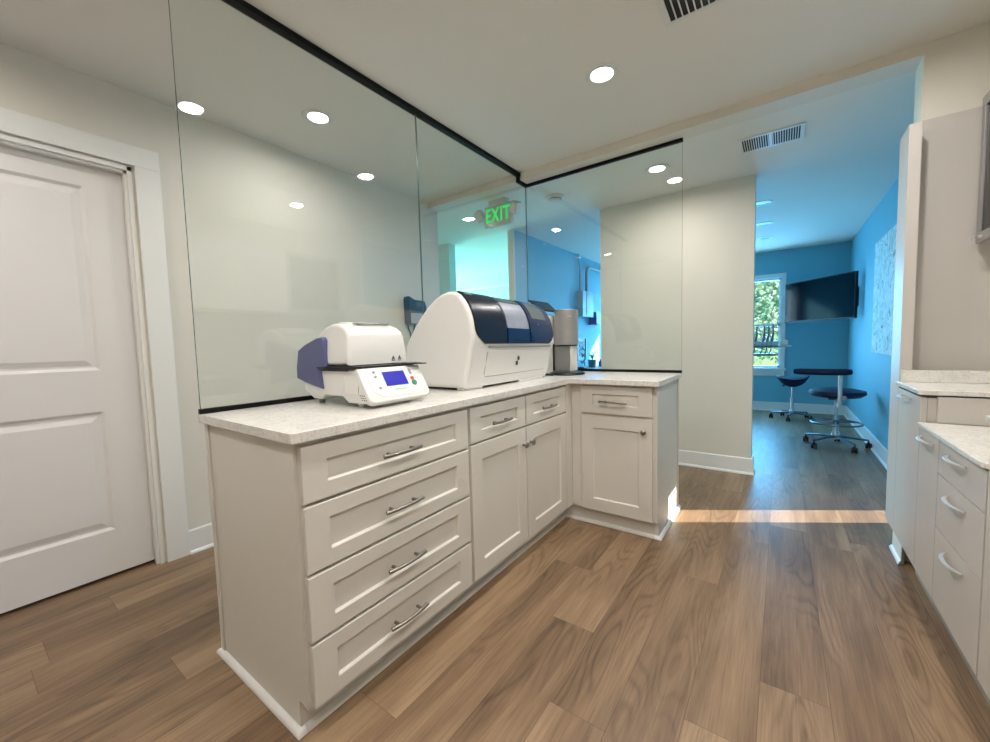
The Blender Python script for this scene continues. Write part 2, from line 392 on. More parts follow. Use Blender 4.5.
def baseboard(name, a, b, n, label, h=.135, end0=0, end1=0):
    """a->b on the floor, n = outward normal; flat board with shoe moulding"""
    a = Vector((a[0], a[1], 0)); b = Vector((b[0], b[1], 0)); n = Vector((n[0], n[1], 0))
    d = (b-a).normalized()
    prof = [(0, 0), (.026, 0), (.026, .006), (.022, .014), (.015, .019), (.014, .019), (.014, h-.006), (.010, h), (0, h)]
    m = MB(); k = len(prof)
    v = [a - d*end0*p[0] + n*p[0] + Vector((0, 0, p[1])) for p in prof] + [b + d*end1*p[0] + n*p[0] + Vector((0, 0, p[1])) for p in prof]
    m._add(v, [tuple(range(k)), tuple(range(2*k-1, k-1, -1))] + [(i, i+k, (i+1) % k+k, (i+1) % k) for i in range(k)])
    return struct(name, m, M['trim'], label, 'baseboard')
baseboard('baseboard_left', (XW, .742), (XW, 2.87), (1, 0), 'white baseboard along the wall beside the panel door', end1=1)
baseboard('baseboard_left_end', (XW, 2.87), (XW-.12, 2.87), (0, 1), 'white baseboard round the end of the left wall', end0=1)
baseboard('baseboard_middle', (-1.469, 3.861), (-.192, 3.861), (0, -1), 'white baseboard of the cream wall behind the peninsula', end1=1)
baseboard('baseboard_middle_end', (-.192, 3.861), (-.192, 3.98), (1, 0), 'white baseboard round the corner of the cream wall', end0=1)
baseboard('baseboard_back', (-2.475, YF), (XBR, YF), (0, -1), 'white baseboard under the window in the blue room')
baseboard('baseboard_blue_right', (XBR, 3.70), (XBR, YF), (-1, 0), 'white baseboard under the painting')
baseboard('baseboard_right_end', (XJ, 2.70), (XJ, YB1), (-1, 0), 'short white baseboard at the wall end under the raised cabinet', end0=1)
baseboard('baseboard_front', (XW, YBK), (XR, YBK), (0, 1), 'white baseboard behind the camera')

# ------------------------------------------------------------------ door on the left
cs = struct('trim_4', MB().box((XW, .640, 0), (XW+.018, .742, 2.093), .002).box((XW, -.352, 0), (XW+.018, -.25, 2.093), .002).box((XW, -.352, 2.093), (XW+.018, .742, 2.193), .002)
            .box((XW-.12, D1-.018, 0), (XW+.004, D1, DH)).box((XW-.12, D0, 0), (XW+.004, D0+.018, DH)).box((XW-.12, D0, DH-.02), (XW+.004, D1, DH))
            .box((XW-.045, D1-.03, 0), (XW-.01, D1-.018, DH-.02)).box((XW-.045, D0+.018, DH-.032), (XW-.01, D1-.018, DH-.02)), M['trim'],
            'white flat casing and jamb around the panel door', 'door casing')
def panel_door():
    m = MB()
    X = XW-.05; y0, y1 = D0+.022, D1-.022; z0, z1 = .018, DH-.028
    m.box((X-.04, y0, z0), (X-.012, y1, z1))
    # frame face with two recessed panels
    st = .15
    rows = [(z0, .245), (.855, 1.062), (1.954, z1)]
    m.box((X-.012, y0, z0), (X, y0+st-.02, z1)).box((X-.012, y1-st, z0), (X, y1, z1))
    for a, b in rows: m.box((X-.012, y0+st-.02, a), (X, y1-st, b))
    for a, b in ((.245, .855), (1.062, 1.954)):
        ya, yb = y0+st-.02, y1-st
        # sloped recess then raised field
        def ring(o, h): return [(X-h, ya+o, a+o), (X-h, yb-o, a+o), (X-h, yb-o, b-o), (X-h, ya+o, b-o)]
        R_ = [ring(0, 0), ring(.014, .010), ring(.024, .010), ring(.05, .002)]
        vs = [[m.bm.verts.new(p) for p in r] for r in R_]
        for A, B in zip(vs, vs[1:]):
            for k in range(4): m.bm.faces.new((A[k], A[(k+1) % 4], B[(k+1) % 4], B[k]))
        m.bm.faces.new(vs[-1])
    return m
dr = struct('door_1', panel_door(), M['door'], 'white two-panel door in the left wall', 'door')

# ------------------------------------------------------------------ peninsula cabinets
XF = -1.07; XBODY = -1.09
def shaker(m, O, U, N, w, h, st=.073, sv=.073, rec=.010, th=.019):
    """recessed panel front. O lower corner on the back plane, U width dir, N outward"""
    O = Vector(O); U = Vector(U); N = Vector(N); Z = Vector((0, 0, 1))
    def P(u, v, n): return O + U*u + Z*v + N*n
    def ring(i, n, j=None):
        j = i if j is None else j
        return [m.bm.verts.new(P(*q)) for q in ((i, j, n), (w-i, j, n), (w-i, h-j, n), (i, h-j, n))]
    rs = [ring(0, 0), ring(0, th-.002), ring(.002, th), ring(st, th, sv), ring(st+.003, th-.003, sv+.003), ring(st+.006, th-rec, sv+.006)]
    for A, B in zip(rs, rs[1:]):
        for k in range(4): m.bm.faces.new((A[k], A[(k+1) % 4], B[(k+1) % 4], B[k]))
    m.bm.faces.new(rs[-1]); m.bm.faces.new(rs[0][::-1])
    return m
def bar_pull(c, U, N, L=.165):
    """arched bar handle with two posts"""
    c = Vector(c); U = Vector(U); N = Vector(N)
    m = MB()
    pts = []
    for i in range(13):
        t = -1 + 2*i/12
        pts.append(c + U*(t*L/2) + N*(.022 + .009*(1-t*t)))
    m.tube(pts, [.0056 + .0014*abs(-1+2*i/12) for i in range(13)], 10)
    for s in (-1, 1):
        p = c + U*(s*L*.31)
        m.tube([p, p+N*.026], .0055, 10)
    return m
def knob(c, N):
    c = Vector(c); ax = 'x' if abs(N[0]) > .5 else 'y'; fl = N[0] if ax == 'x' else N[1]
    return MB().lathe([(.0, 0), (.008, 0), (.0055, .004), (.0055, .011), (.010, .016), (.0155, .020), (.0155, .025), (.011, .030), (0, .032)], c, ax, 20, flip=fl)

# unit 1: four drawers at the near end
def body(m, x0, x1, y0, y1):
    m.box((x0, y0, .10), (x1, y1, .880))
    return m
dc = thing('drawer_cabinet', 'greige shaker cabinet of four drawers at the near end of the island', 'cabinet', (-1.38, .9, 0))
MB().box((-1.690, .552, .10), (XBODY, 1.287, .882)).build('cabinet_body', M['cab'], dc)
MB().prism([(-1.698, 0), (-1.141, 0), (-1.141, .10), (XBODY, .10), (XBODY, .883), (-1.698, .883)], 'y', .546, .5515, .0008).box((-1.700, .540, 0), (-1.675, .5455, .883), .001).box((XBODY-.022, .5435, .10), (XBODY, .5455, .883), .0006).build('end_panel', M['cab'], dc)
MB().box((-1.69, .552, 0), (-1.141, 1.287, .10)).build('toe_kick', M['cab'], dc)
pf = [(0, 0), (.017, 0), (.017, .006), (.013, .013), (.006, .018), (0, .019)]
def shoe(path, name, par, mtl):
    """path: list of (x, y) with the outward normal to the right of travel"""
    m = MB(); k = len(pf); rings = []
    P2 = [Vector(p) for p in path]
    for i, p in enumerate(P2):
        ds = []
        if i > 0: ds.append((p-P2[i-1]).normalized())
        if i < len(P2)-1: ds.append((P2[i+1]-p).normalized())
        ns = [Vector((d.y, -d.x)) for d in ds]
        if len(ns) == 2: nn = (ns[0]+ns[1]); nn = nn/ (nn.length_squared/2)
        else: nn = ns[0]
        rings.append([m.bm.verts.new((p.x+nn.x*a, p.y+nn.y*a, z+.0005)) for a, z in pf])
    for A, B in zip(rings, rings[1:]):
        for j in range(k): m.bm.faces.new((A[j], A[(j+1) % k], B[(j+1) % k], B[j]))
    m.bm.faces.new(rings[0]); m.bm.faces.new(rings[-1][::-1])
    return m.build(name, mtl, par)
shoe([(-1.7005, .560), (-1.7005, .5455), (-1.140, .5455), (-1.140, .556)], 'shoe_molding', dc, M['trim'])
shoe([(-1.140, .557), (-1.140, 1.287)], 'shoe_molding', dc, M['cab'])
for z0, z1 in ((.704, .868), (.500, .694), (.298, .490), (.100, .288)):
    d = shaker(MB(), (XBODY, .558, z0), (0, 1, 0), (1, 0, 0), .719, z1-z0, .075, .048).build('drawer', M['cab'], dc, ang=20)
    bar_pull((XF, .903, (z0+z1)/2-.006), (0, 1, 0), (1, 0, 0)).build('handle', M['nickel'], d)
# unit 2: two drawers over two doors
uc = thing('base_cabinet', 'greige shaker cabinet with two small drawers over two doors in the middle of the island', 'cabinet', (-1.38, 1.75, 0))
MB().box((-1.690, 1.288, .10), (XBODY, 2.298, .882)).build('cabinet_body', M['cab'], uc)
MB().box((-1.69, 1.288, 0), (-1.141, 2.322, .10)).build('toe_kick', M['cab'], uc)
shoe([(-1.140, 1.288), (-1.140, 2.31)], 'shoe_molding', uc, M['cab'])
for y0, y1, ky in ((1.294, 1.742, 1.712), (1.752, 2.215, 1.782)):
    d = shaker(MB(), (XBODY, y0, .714), (0, 1, 0), (1, 0, 0), y1-y0, .154, .075, .046).build('drawer', M['cab'], uc, ang=20)
    bar_pull((XF, (y0+y1)/2-.013, .780), (0, 1, 0), (1, 0, 0), .15).build('handle', M['nickel'], d)
    d = shaker(MB(), (XBODY, y0, .100), (0, 1, 0), (1, 0, 0), y1-y0, .604).build('door', M['cab'], uc, ang=20)
    knob((XF, ky, .619), (1, 0, 0)).build('knob', M['nickel'], d)
MB().box((XBODY, 2.218, .10), (XF-.001, 2.298, .88)).build('filler_strip', M['cab'], uc)
# unit 3: return leg
rc = thing('base_cabinet', 'greige shaker cabinet with one drawer over one door on the short leg of the island', 'cabinet', (-.8, 2.56, 0))
MB().box((XF, 2.299, .10), (-.5715, 2.846, .882)).build('cabinet_body', M['cab'], rc)
MB().box((-1.1405, 2.325, 0), (-.5715, 2.846, .10)).build('toe_kick', M['cab'], rc)
MB().prism([(2.325, 0), (2.846, 0), (2.846, .883), (2.299, .883), (2.299, .10), (2.325, .10)], 'x', -.571, -.556, .0008).box((-.555, 2.822, 0), (-.5515, 2.848, .883), .0006).build('end_panel', M['cab'], rc)
shoe([(-1.122, 2.3225), (-.575, 2.3225)], 'shoe_molding', rc, M['cab'])
shoe([(-.574, 2.3225), (-.5525, 2.3225), (-.5525, 2.850)], 'shoe_molding', rc, M['trim'])
d = shaker(MB(), (-1.0, 2.299, .706), (1, 0, 0), (0, -1, 0), .421, .166, .073, .048).build('drawer', M['cab'], rc, ang=20)
bar_pull((-.795, 2.28, .781), (1, 0, 0), (0, -1, 0), .165).build('handle', M['nickel'], d)
d = shaker(MB(), (-1.0, 2.299, .103), (1, 0, 0), (0, -1, 0), .421, .588).build('door', M['cab'], rc, ang=20)
knob((-.622, 2.28, .622), (0, -1, 0)).build('knob', M['nickel'], d)
# worktop
o = MB().prism([(-1.711, .526), (-1.055, .526), (-1.055, 2.246), (-.535, 2.246), (-.535, 2.868), (-1.711, 2.868)], 'z', .8835, .914, .003, 2).build('countertop', M['quartz'])
tag(o, 'white veined quartz worktop turning the corner over the greige island cabinets', 'countertop')

# ------------------------------------------------------------------ glass partition
gp = thing('glass_partition', 'frameless glass partition with black tracks standing on the island worktop', 'glass partition', (XG, 1.7, .9145))
def pane(poly, axis, a, b, name='glass_pane'):
    m = MB().prism(poly, axis, a, b)
    o = m.build(name, [M['glass'], M['glassedge']], gp, smooth=False)
    for p in o.data.polygons:
        n = p.normal
        big = abs(n.x) > .9 if axis == 'x' else abs(n.y) > .9
        p.material_index = 0 if big else 1
    return o
g0, g1 = XG-.005, XG+.005
pane([(.532, .926), (1.656, .926), (1.656, HC-.012), (.532, HC-.012)], 'x', g0, g1)
pane([(1.658, .926), (YG-.006, .926), (YG-.006, HS-.012), (YB0-.004, HS-.012), (YB0-.004, HC-.012), (1.658, HC-.012)], 'x', g0, g1)
pane([(XG-.005, .926), (-.537, .926), (-.537, HS-.012), (XG-.005, HS-.012)], 'y', YG-.005, YG+.005)
bt = MB().box((XG-.009, .528, .9145), (XG+.009, YG+.009, .932)).box((XG+.009, YG-.009, .9145), (-.535, YG+.009, .932))
bt.build('bottom_track', M['black'], gp, smooth=False)
tt = MB().box((XG-.019, .3, HC-.024), (XG+.019, YB0-.001, HC-.0005)).box((XG-.013, YB0-.02, HS-.02), (XG+.013, YB0-.001, HC-.022)).box((XG-.013, YB0-.001, HS-.02), (XG+.013, YG+.012, HS-.0005)).box((XG+.013, YG-.012, HS-.02), (-.535, YG+.012, HS-.0005))
tt.build('top_track', M['black'], gp, smooth=False)

# ------------------------------------------------------------------ right-hand laminate units
def bow_handle(c, L=.2, drop=0):
    """wide flat bow handle on a face at x = c.x looking to -x, along y"""
    m = MB(); c = Vector(c); pts = []; rs = []
    for i in range(15):
        t = -1+2*i/14
        pts.append(c + Vector((-.021*(1-abs(t)**2.6)-.002, t*L/2, 0))); rs.append(.0036+.0026*(1-t*t))
    return m.tube(pts, rs, 10, flat=.62)
XL = .45
def lam_unit(label, y0, y1, top, fronts, cat='cabinet'):
    t = thing('laminate_cabinet', label, cat, (.75, (y0+y1)/2, 0))
    MB().box((XL+.019, y0+.002, .185), (1.045, y1-.002, top-.0305)).build('cabinet_body', M['lam'], t)
    MB().box((XL+.08, y0+.002, 0), (1.045, y1-.002, .184)).build('toe_kick', M['kick'], t)
    for kind, a, b, z0, z1, h in fronts:
        f = MB().box((XL, a+.0012, z0+.0010), (XL+.018, b-.0012, z1-.0010), .0006).build(kind, M['lam'], t)
        bow_handle((XL, h[0], h[1]), h[2]*.86).build('handle', M['silver'], f)
    return t
t1 = lam_unit('raised pale laminate cabinet with one door furthest along the right', 2.25, 2.62, .912,
         [('door', 2.25, 2.62, .187, .884, (2.47, .858, .18))])
t1.location = t1.location
u2 = lam_unit('low pale laminate cabinet with a narrow door and three drawers on the right', 1.60, 2.248, .786,
         [('door', 2.006, 2.248, .187, .765, (2.13, .735, .18)), ('drawer', 1.604, 2.004, .648, .765, (1.82, .736, .175)),
          ('drawer', 1.604, 2.004, .458, .646, (1.81, .603, .175)), ('drawer', 1.604, 2.004, .187, .456, (1.81, .412, .175))])
u3 = lam_unit('pale laminate cabinet with a raised top cut off by the right picture edge', .60, 1.598, .917,
         [('door', 1.10, 1.596, .187, .885, (1.2, .83, .2)), ('door', .604, 1.098, .187, .885, (1.0, .83, .2))])
u4 = lam_unit('pale laminate cabinet beside the camera outside the frame', -.60, .598, .917,
         [('door', .0, .596, .187, .885, (.1, .83, .2)), ('door', -.598, -.002, .187, .885, (-.1, .83, .2))])
def top_slab(label, y0, y1, z, th=.016, x0=XL-.010, splash=None):
    m = MB()
    r = .02; pts = [(1.045, y0), (1.045, y1), (x0, y1)]
    for k in range(6):
        a = PI + k/5*PI/2
        pts.append((x0+r+math.cos(a)*r, y0+r+math.sin(a)*r))
    m.prism(pts, 'z', z-th, z, .003)
    o = m.build('countertop', M['quartz'])
    return tag(o, label, 'countertop')
m = MB().prism([(1.045, 2.235), (1.045, 2.741), (.4935, 2.741), (.4935, 2.621), (XL-.010, 2.621), (XL-.010, 2.243), (XL-.002, 2.235)], 'z', .894, .912, .002)
ct = tag(m.build('countertop', M['quartz']), 'pale veined worktop on the raised far cabinet at the right', 'countertop')
MB().box((.453, 2.600, .9125), (1.045, 2.6205, .966), .002).build('upstand', M['quartz'], ct)
top_slab('pale veined worktop on the low cabinet of drawers at the right', 1.60, 2.232, .786)
top_slab('pale worktop on the nearest cabinet at the right picture edge', -.60, 1.597, .917)
# back panel, backsplash, tall side panel
MB().box((.496, 2.722, .9125), (1.045, 2.741, 2.115), .001).build('back_panel', M['lam'], t1)
MB().box((XL, 2.622, .187), (XL+.042, 2.80, 2.076), .0015).build('side_panel', M['lam'], t1)
MB().box((.494, 2.238, .7865), (1.045, 2.2515, .888), .001).build('end_panel', M['lam'], t1)
# wall cabinets
def wall_cab(label, y0, y1, glassd):
    X = .685
    t = thing('wall_cabinet', label, 'wall cabinet', (.87, (y0+y1)/2, 1.5))
    MB().box((X+.02, y0+.001, 1.52), (1.045, y1-.001, 2.14)).build('cabinet_body', M['lam'], t)
    n = max(1, round((y1-y0)/.5)); w = (y1-y0)/n
    for k in range(n):
        a = y0+k*w+.002; b = y0+(k+1)*w-.002
        if glassd:
            f = MB()
            for p, q in (((X, a, 1.52), (X+.019, a+.035, 2.14)), ((X, b-.035, 1.52), (X+.019, b, 2.14)), ((X, a+.035, 1.52), (X+.019, b-.035, 1.565)), ((X, a+.035, 2.095), (X+.019, b-.035, 2.14))):
                f.box(p, q, .002)
            f = f.build('door', M['steel'], t)
            MB().box((X+.007, a+.035, 1.565), (X+.012, b-.035, 2.095)).build('dark_glass', M['tv'], f)
        else:
            f = MB().box((X, a, 1.52), (X+.019, b, 2.14), .001).build('door', M['trim'], t)
        kb = MB().lathe([(0, 0), (.007, 0), (.007, .012), (.013, .018), (.013, .026), (0, .03)], (X, b-.06, 1.543), 'x', 16, flip=-1).build('knob', M['silver'], f)
    return t
wall_cab('wall cabinet with metal framed dark glass door at the upper right picture edge', 2.10, 2.70, True)
wall_cab('white wall cabinet outside the frame on the right', .60, 2.098, False)
wall_cab('white wall cabinet beside the camera outside the frame', -.9, .598, False)

# ------------------------------------------------------------------ downlights, vents, detector, exit sign
def downlight(name, label, loc, lit=True, group=None):
    t = thing(name, label, 'ceiling light', loc, group)
    x, y, z = loc
    MB().lathe([(.054, -.0005), (.054, -.004), (.058, -.007), (.082, -.005), (.086, -.0005)], (x, y, z), 'z', 36).build('trim_ring', M['vent'], t)
    MB().lathe([(0, -.0008), (.054, -.0008), (.054, -.003), (0, -.003)], (x, y, z), 'z', 36).build('lens', M['lens'] if lit else M['lensoff'], t)
    return t
lamps = []
d0 = downlight('ceiling_downlight', 'round lit recessed light in the front ceiling above the open floor', (-.753, 2.023, HC))
lamps.append((-.753, 2.023, HC))
for p, l in (((-2.189, 1.36, HC), 'lit recessed light behind the glass above the corridor by the door'),
             ((-.77, .886, HC), 'lit recessed light above the near end of the island seen reflected'),
             ((-.77, -.25, HC), 'lit recessed light behind the camera on the island side'),
             ((.25, .87, HC), 'lit recessed light above the nearest right cabinets'),
             ((.25, 2.01, HC), 'lit recessed light above the low right worktop'),
             ((.25, -.25, HC), 'lit recessed light behind the camera on the right side'),
             ((-2.189, -.37, HC), 'lit recessed light in the corridor behind the door'),
             ((-.786, 3.242, HL), 'lit recessed light in the rear ceiling seen through the return glass')):
    dup(d0, p, l); lamps.append(p)
dd = downlight('ceiling_downlight', 'dim recessed light in the blue room ceiling, nearest of the row', (-.18, 4.712, HL), False)
dup(dd, (-.19, 5.572, HL), 'dim recessed light in the blue room ceiling, middle of the row')
dup(dd, (-.20, 6.357, HL), 'dim recessed light in the blue room ceiling, furthest of the row')

def vent(label, x0, x1, y0, y1, z, n, banks, xs_=True):
    t = thing('air_vent', label, 'air vent', ((x0+x1)/2, (y0+y1)/2, z))
    b = .022
    MB().box((x0, y0, z-.006), (x1, y0+b, z-.0005), .002).box((x0, y1-b, z-.006), (x1, y1, z-.0005), .002).box((x0, y0+b, z-.006), (x0+b, y1-b, z-.0005), .002).box((x1-b, y0+b, z-.006), (x1, y1-b, z-.0005), .002).build('frame', M['vent'], t)
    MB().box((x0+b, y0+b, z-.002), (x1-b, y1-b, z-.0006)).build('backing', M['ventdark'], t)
    W = (x1-x0-2*b); sl = MB()
    for k in range(n+1):
        xx = x0+b+W*k/n
        sl.box((xx-.0022, y0+b, z-.007), (xx+.0022, y1-b, z-.0022))
    if banks > 1:
        xm = (x0+x1)/2; sl.box((xm-.008, y0+b, z-.0072), (xm+.008, y1-b, z-.0022))
    sl.build('slats', M['vent'], t, smooth=False)
    return t
vent('white slatted air vent in the rear ceiling in front of the blue room', -.262, .095, 3.135, 3.375, HL, 24, 2)
vent('white slatted air vent in the front ceiling cut off by the top picture edge', -.425, .03, 1.58, 1.905, HC, 17, 1)

t = thing('smoke_detector', 'round white smoke detector on the rear ceiling behind the return glass', 'smoke detector', (-1.65, 3.26, HL))
MB().lathe([(0, -.0005), (.082, -.0005), (.082, -.012), (.070, -.018), (0, -.018)], (-1.65, 3.26, HL), 'z', 36).build('base', M['vent'], t)
MB().lathe([(0, -.018), (.055, -.018), (.050, -.036), (.03, -.042), (0, -.042)], (-1.65, 3.26, HL), 'z', 30).build('sensor_cap', M['vent'], t)
MB().lathe([(.0565, -.022), (.058, -.025), (.0565, -.028)], (-1.65, 3.26, HL), 'z', 30).build('vent_ring', M['greyp'], t)

# exit sign hanging from the rear ceiling
ES = Vector((-2.075, 3.0, 2.285))
t = thing('exit_sign', 'grey exit sign with green letters and two lamp heads hanging behind the glass', 'exit sign', (ES.x, ES.y, HL))
MB().box((ES.x-.145, ES.y-.022, ES.z-.092), (ES.x+.145, ES.y+.022, ES.z+.092), .006).build('housing', M['signgrey'], t)
MB().box((ES.x-.09, ES.y-.03, ES.z+.088), (ES.x+.09, ES.y+.03, HL-.0005), .004).build('mounting_canopy', M['signgrey'], t)
cu = bpy.data.curves.new('exit_text', 'FONT'); cu.body = 'EXIT'; cu.size = .185; cu.align_x = 'CENTER'; cu.align_y = 'CENTER'; cu.extrude = .002; cu.offset = .0035; cu.space_character = 1.12
to = bpy.data.objects.new('tmp', cu); COL.objects.link(to)
bpy.context.view_layer.update()
me = bpy.data.meshes.new_from_object(to.evaluated_get(bpy.context.evaluated_depsgraph_get()))
bpy.data.objects.remove(to)
me.transform(Matrix.Translation((0, -.0245, ES.z-HL)) @ Matrix.Rotation(PI/2, 4, 'X') @ Matrix.Diagonal((.64, .92, 1, 1)))
me.name = 'letters'; me.materials.clear(); me.materials.append(M['exitred'])
lo = bpy.data.objects.new('letters', me); COL.objects.link(lo); lo.parent = t
for s in (-1, 1):
    c = Vector((ES.x+s*.195, ES.y-.01, ES.z+.03))
    h = MB(); mt = Matrix.Translation(c) @ Matrix.Rotation(s*.5, 4, 'Y') @ Matrix.Rotation(.3, 4, 'X')
    h.box((-.034, -.05, -.05), (.034, .02, .05), .012, 3, mt)
    hd = h.build('lamp_head', M['signgrey'], t)
    MB().box((-.026, -.054, -.04), (.026, -.049, .04), .004, 2, mt).build('lamp_lens', M['vent'], hd)
    MB().tube([(ES.x+s*.15, ES.y, ES.z+.04), (ES.x+s*.19, ES.y, ES.z+.035)], .012).build('swivel', M['signgrey'], t)

# ------------------------------------------------------------------ bench furnace (near device)
def furnace():
    y0, y1 = .888, 1.172
    t = thing('countertop_furnace', 'white benchtop machine with domed lid, violet side and blue display nearest on the island', 'lab machine', (-1.42, 1.03, .9145))
    prof = [(-1.57, .934), (-1.635, .965), (-1.645, 1.0), (-1.635, 1.05), (-1.30, 1.056), (-1.255, 1.050), (-1.205, .955), (-1.215, .932), (-1.33, .930), (-1.365, .952), (-1.485, .952), (-1.51, .934)]
    MB().prism(prof, 'y', y0, y1, .006, 3).build('base', M['plastic'], t)
    MB().box((-1.345, y0-.0035, .965), (-1.262, y0-.0005, 1.035), .003).build('side_recess_panel', M['plastic2'], t)
    # sloped console
    a = Vector((-1.262, 0, 1.060)); b = Vector((-1.186, 0, .936))
    d = (b-a).normalized(); n = Vector((-d.z, 0, d.x)); n = n if n.x > 0 else -n
    L = (b-a).length
    Y = Vector((0, 1, 0))
    def mtx(u, w): # u along slope from the top, w across y
        o = a + d*u + Y*w
        return Matrix(((d.x, 0, n.x, o.x), (0, 1, 0, o.y), (d.z, 0, n.z, o.z), (0, 0, 0, 1)))
    con = MB(); mt = mtx(0, 0)
    W0, W1 = y0-.008, y1+.012
    r = .028; pts = [(0, W0+.004), ]
    for cx, cy, a0 in ((L-r, W1-r, 0), ):
        pass
    pts = [(0, W0), (L-r, W0)] + [(L-r+math.sin(k/5*PI/2)*r, W0+r-math.cos(k/5*PI/2)*r) for k in range(1, 6)] + [(L-r+math.cos(k/5*PI/2)*r, W1-r+math.sin(k/5*PI/2)*r) for k in range(0, 6)] + [(0, W1)]
    con.prism(pts, 'z', -.028, .004, .006, 3, mt)
    c = con.build('control_console', M['plastic'], t)
    pl = MB(); q = .012
    pts2 = [(q, W0+.03), (L-.045, W0+.03), (L-.022, W0+.055), (L-.016, W0+.09), (L-.016, W1-.05), (L-.035, W1-.018), (q, W1-.014)]
    pl.prism(pts2, 'z', .0042, .0056, 0, 2, mt).build('console_faceplate', M['trim'], c)
    MB().box((.024, W0+.098, .0057), (.086, W0+.206, .0075), .001, 1, mt).build('display', M['lcd'], c)
    def disc(u, w, r_, name, mm, h=.003):
        o_ = mtx(u, w); m_ = MB(); vs = []
        ring0 = [m_.bm.verts.new(o_ @ Vector((math.cos(2*PI*k/20)*r_, math.sin(2*PI*k/20)*r_, .0057))) for k in range(20)]
        ring1 = [m_.bm.verts.new(o_ @ Vector((math.cos(2*PI*k/20)*r_*.9, math.sin(2*PI*k/20)*r_*.9, .0057+h))) for k in range(20)]
        for k in range(20): m_.bm.faces.new((ring0[k], ring0[(k+1) % 20], ring1[(k+1) % 20], ring1[k]))
        m_.bm.faces.new(ring1)
        return m_.build(name, mm, c)
    disc(.062, W0+.236, .0085, 'stop_button', M['red']); disc(.082, W0+.238, .0125, 'start_button', M['green'])
    for u in (.022, .042, .090): disc(u, W0+.062 + (.002 if u < .08 else .004), .0055, 'button', M['greyp'])
    MB().box((.018, W0+.232, .0057), (.044, W0+.244, .0065), 0, 1, mt).build('printed_mark', M['greyp'], c)
    MB().box((.1, W0+.13, .0057), (.106, W0+.185, .0065), .001, 1, mt).build('printed_mark', M['lightgreen'], c)
    sd = MB()
    for k in range(3):
        for j in range(3): sd.box((-1.246+j*.011+k*.006, W0-.0012, .962-k*.008+0), (-1.240+j*.011+k*.006, W0+.0004, .965-k*.008))
    sd.build('speaker_slots', M['mark'], c)
    # black tray plate between base and lid
    MB().prism([(-1.505, y0-.018), (-1.31, y0-.02), (-1.262, y0+.02), (-1.262, y1-.03), (-1.30, y1+.03), (-1.505, y1+.01)], 'z', 1.058, 1.068, .002).prism([(-1.56, y0-.004), (-1.33, y0-.004), (-1.29, y0+.03), (-1.29, y1-.02), (-1.33, y1), (-1.56, y1)], 'z', 1.05, 1.062).box((-1.285, y1-.06, 1.066), (-1.235, y1+.01, 1.071), .002).box((-1.262, y1-.02, 1.064), (-1.215, y1+.02, 1.069), .002).build('tray', M['tray'], t)
    # lid: rounded box shaped by a profile
    lid = MB()
    prof = []
    Z = lambda x: x
    base0 = [(-1.315, 1.072), (-1.316, 1.10), (-1.322, 1.150), (-1.335, 1.172), (-1.36, 1.186), (-1.40, 1.198), (-1.45, 1.204), (-1.50, 1.200), (-1.55, 1.186), (-1.60, 1.158), (-1.64, 1.118), (-1.648, 1.072)]
    base = [(-1.322, 1.072), (-1.322, 1.12), (-1.327, 1.18), (-1.336, 1.204), (-1.358, 1.220), (-1.395, 1.232), (-1.44, 1.236), (-1.49, 1.222), (-1.55, 1.185), (-1.61, 1.13), (-1.64, 1.072)]
    lid.prism(base, 'y', y0-.002, y1+.014, .014, 4)
    yc = (y0+y1)/2
    for v_ in lid.bm.verts:
        f_ = (v_.co.z-1.072)/.16
        v_.co.y = yc + (v_.co.y-yc)*(1-.13*max(0, f_)**1.3)
    l = lid.build('lid', M['plastic'], t)
    lip = MB().prism([(-1.345, 1.208), (-1.365, 1.226), (-1.40, 1.240), (-1.44, 1.244), (-1.49, 1.231), (-1.52, 1.213), (-1.52, 1.19), (-1.345, 1.19)], 'y', y0+.055, y1-.06, .006, 3).build('lid_top_band', M['plastic'], l)
    sl = MB()
    for k in range(16):
        yy = y0+.07+k*.0105
        sl.box((-1.382, yy, 1.230), (-1.360, yy+.005, 1.2365))
    sl.build('vent_slots', M['greyp'], l)
    wm = MB()
    for yc in (1.105, 1.138):
        for i in range(3):
            A = [(yc-.008, 1.087), (yc+.008, 1.087), (yc, 1.101)]
            p, q_ = A[i], A[(i+1) % 3]
            wm.tube([(-1.3215, p[0], p[1]), (-1.3215, q_[0], q_[1])], .0011, 6)
        wm.box((-1.3225, yc-.0013, 1.089), (-1.3210, yc+.0013, 1.096))
        wm.box((-1.3225, yc-.009, 1.081), (-1.3210, yc+.009, 1.083))
    wm.build('warning_symbols', M['mark'], l)
    # violet side shell
    poly = [(-1.488, .978), (-1.500, 1.056), (-1.458, 1.058), (-1.452, 1.085), (-1.462, 1.172), (-1.475, 1.184), (-1.508, 1.182), (-1.60, 1.156), (-1.652, 1.134), (-1.672, 1.06), (-1.672, 1.015), (-1.60, .999)]
    MB().prism(poly, 'y', y0-.014, y0+.04, .008, 3).build('side_shell', M['violet'], t)
    MB().prism(poly, 'y', y1-.03, y1+.014, .006, 3).build('side_shell', M['violet'], t)
    for x, y in ((-1.29, y0+.03), (-1.29, y1-.03), (-1.56, y0+.03), (-1.56, y1-.03)):
        MB().lathe([(0, .9145), (.012, .9145), (.012, .934), (0, .934)], (x, y, 0), 'z', 16).build('foot', M['greyp'] if x < -1.4 else M['plastic'], t)
    return t
furnace()

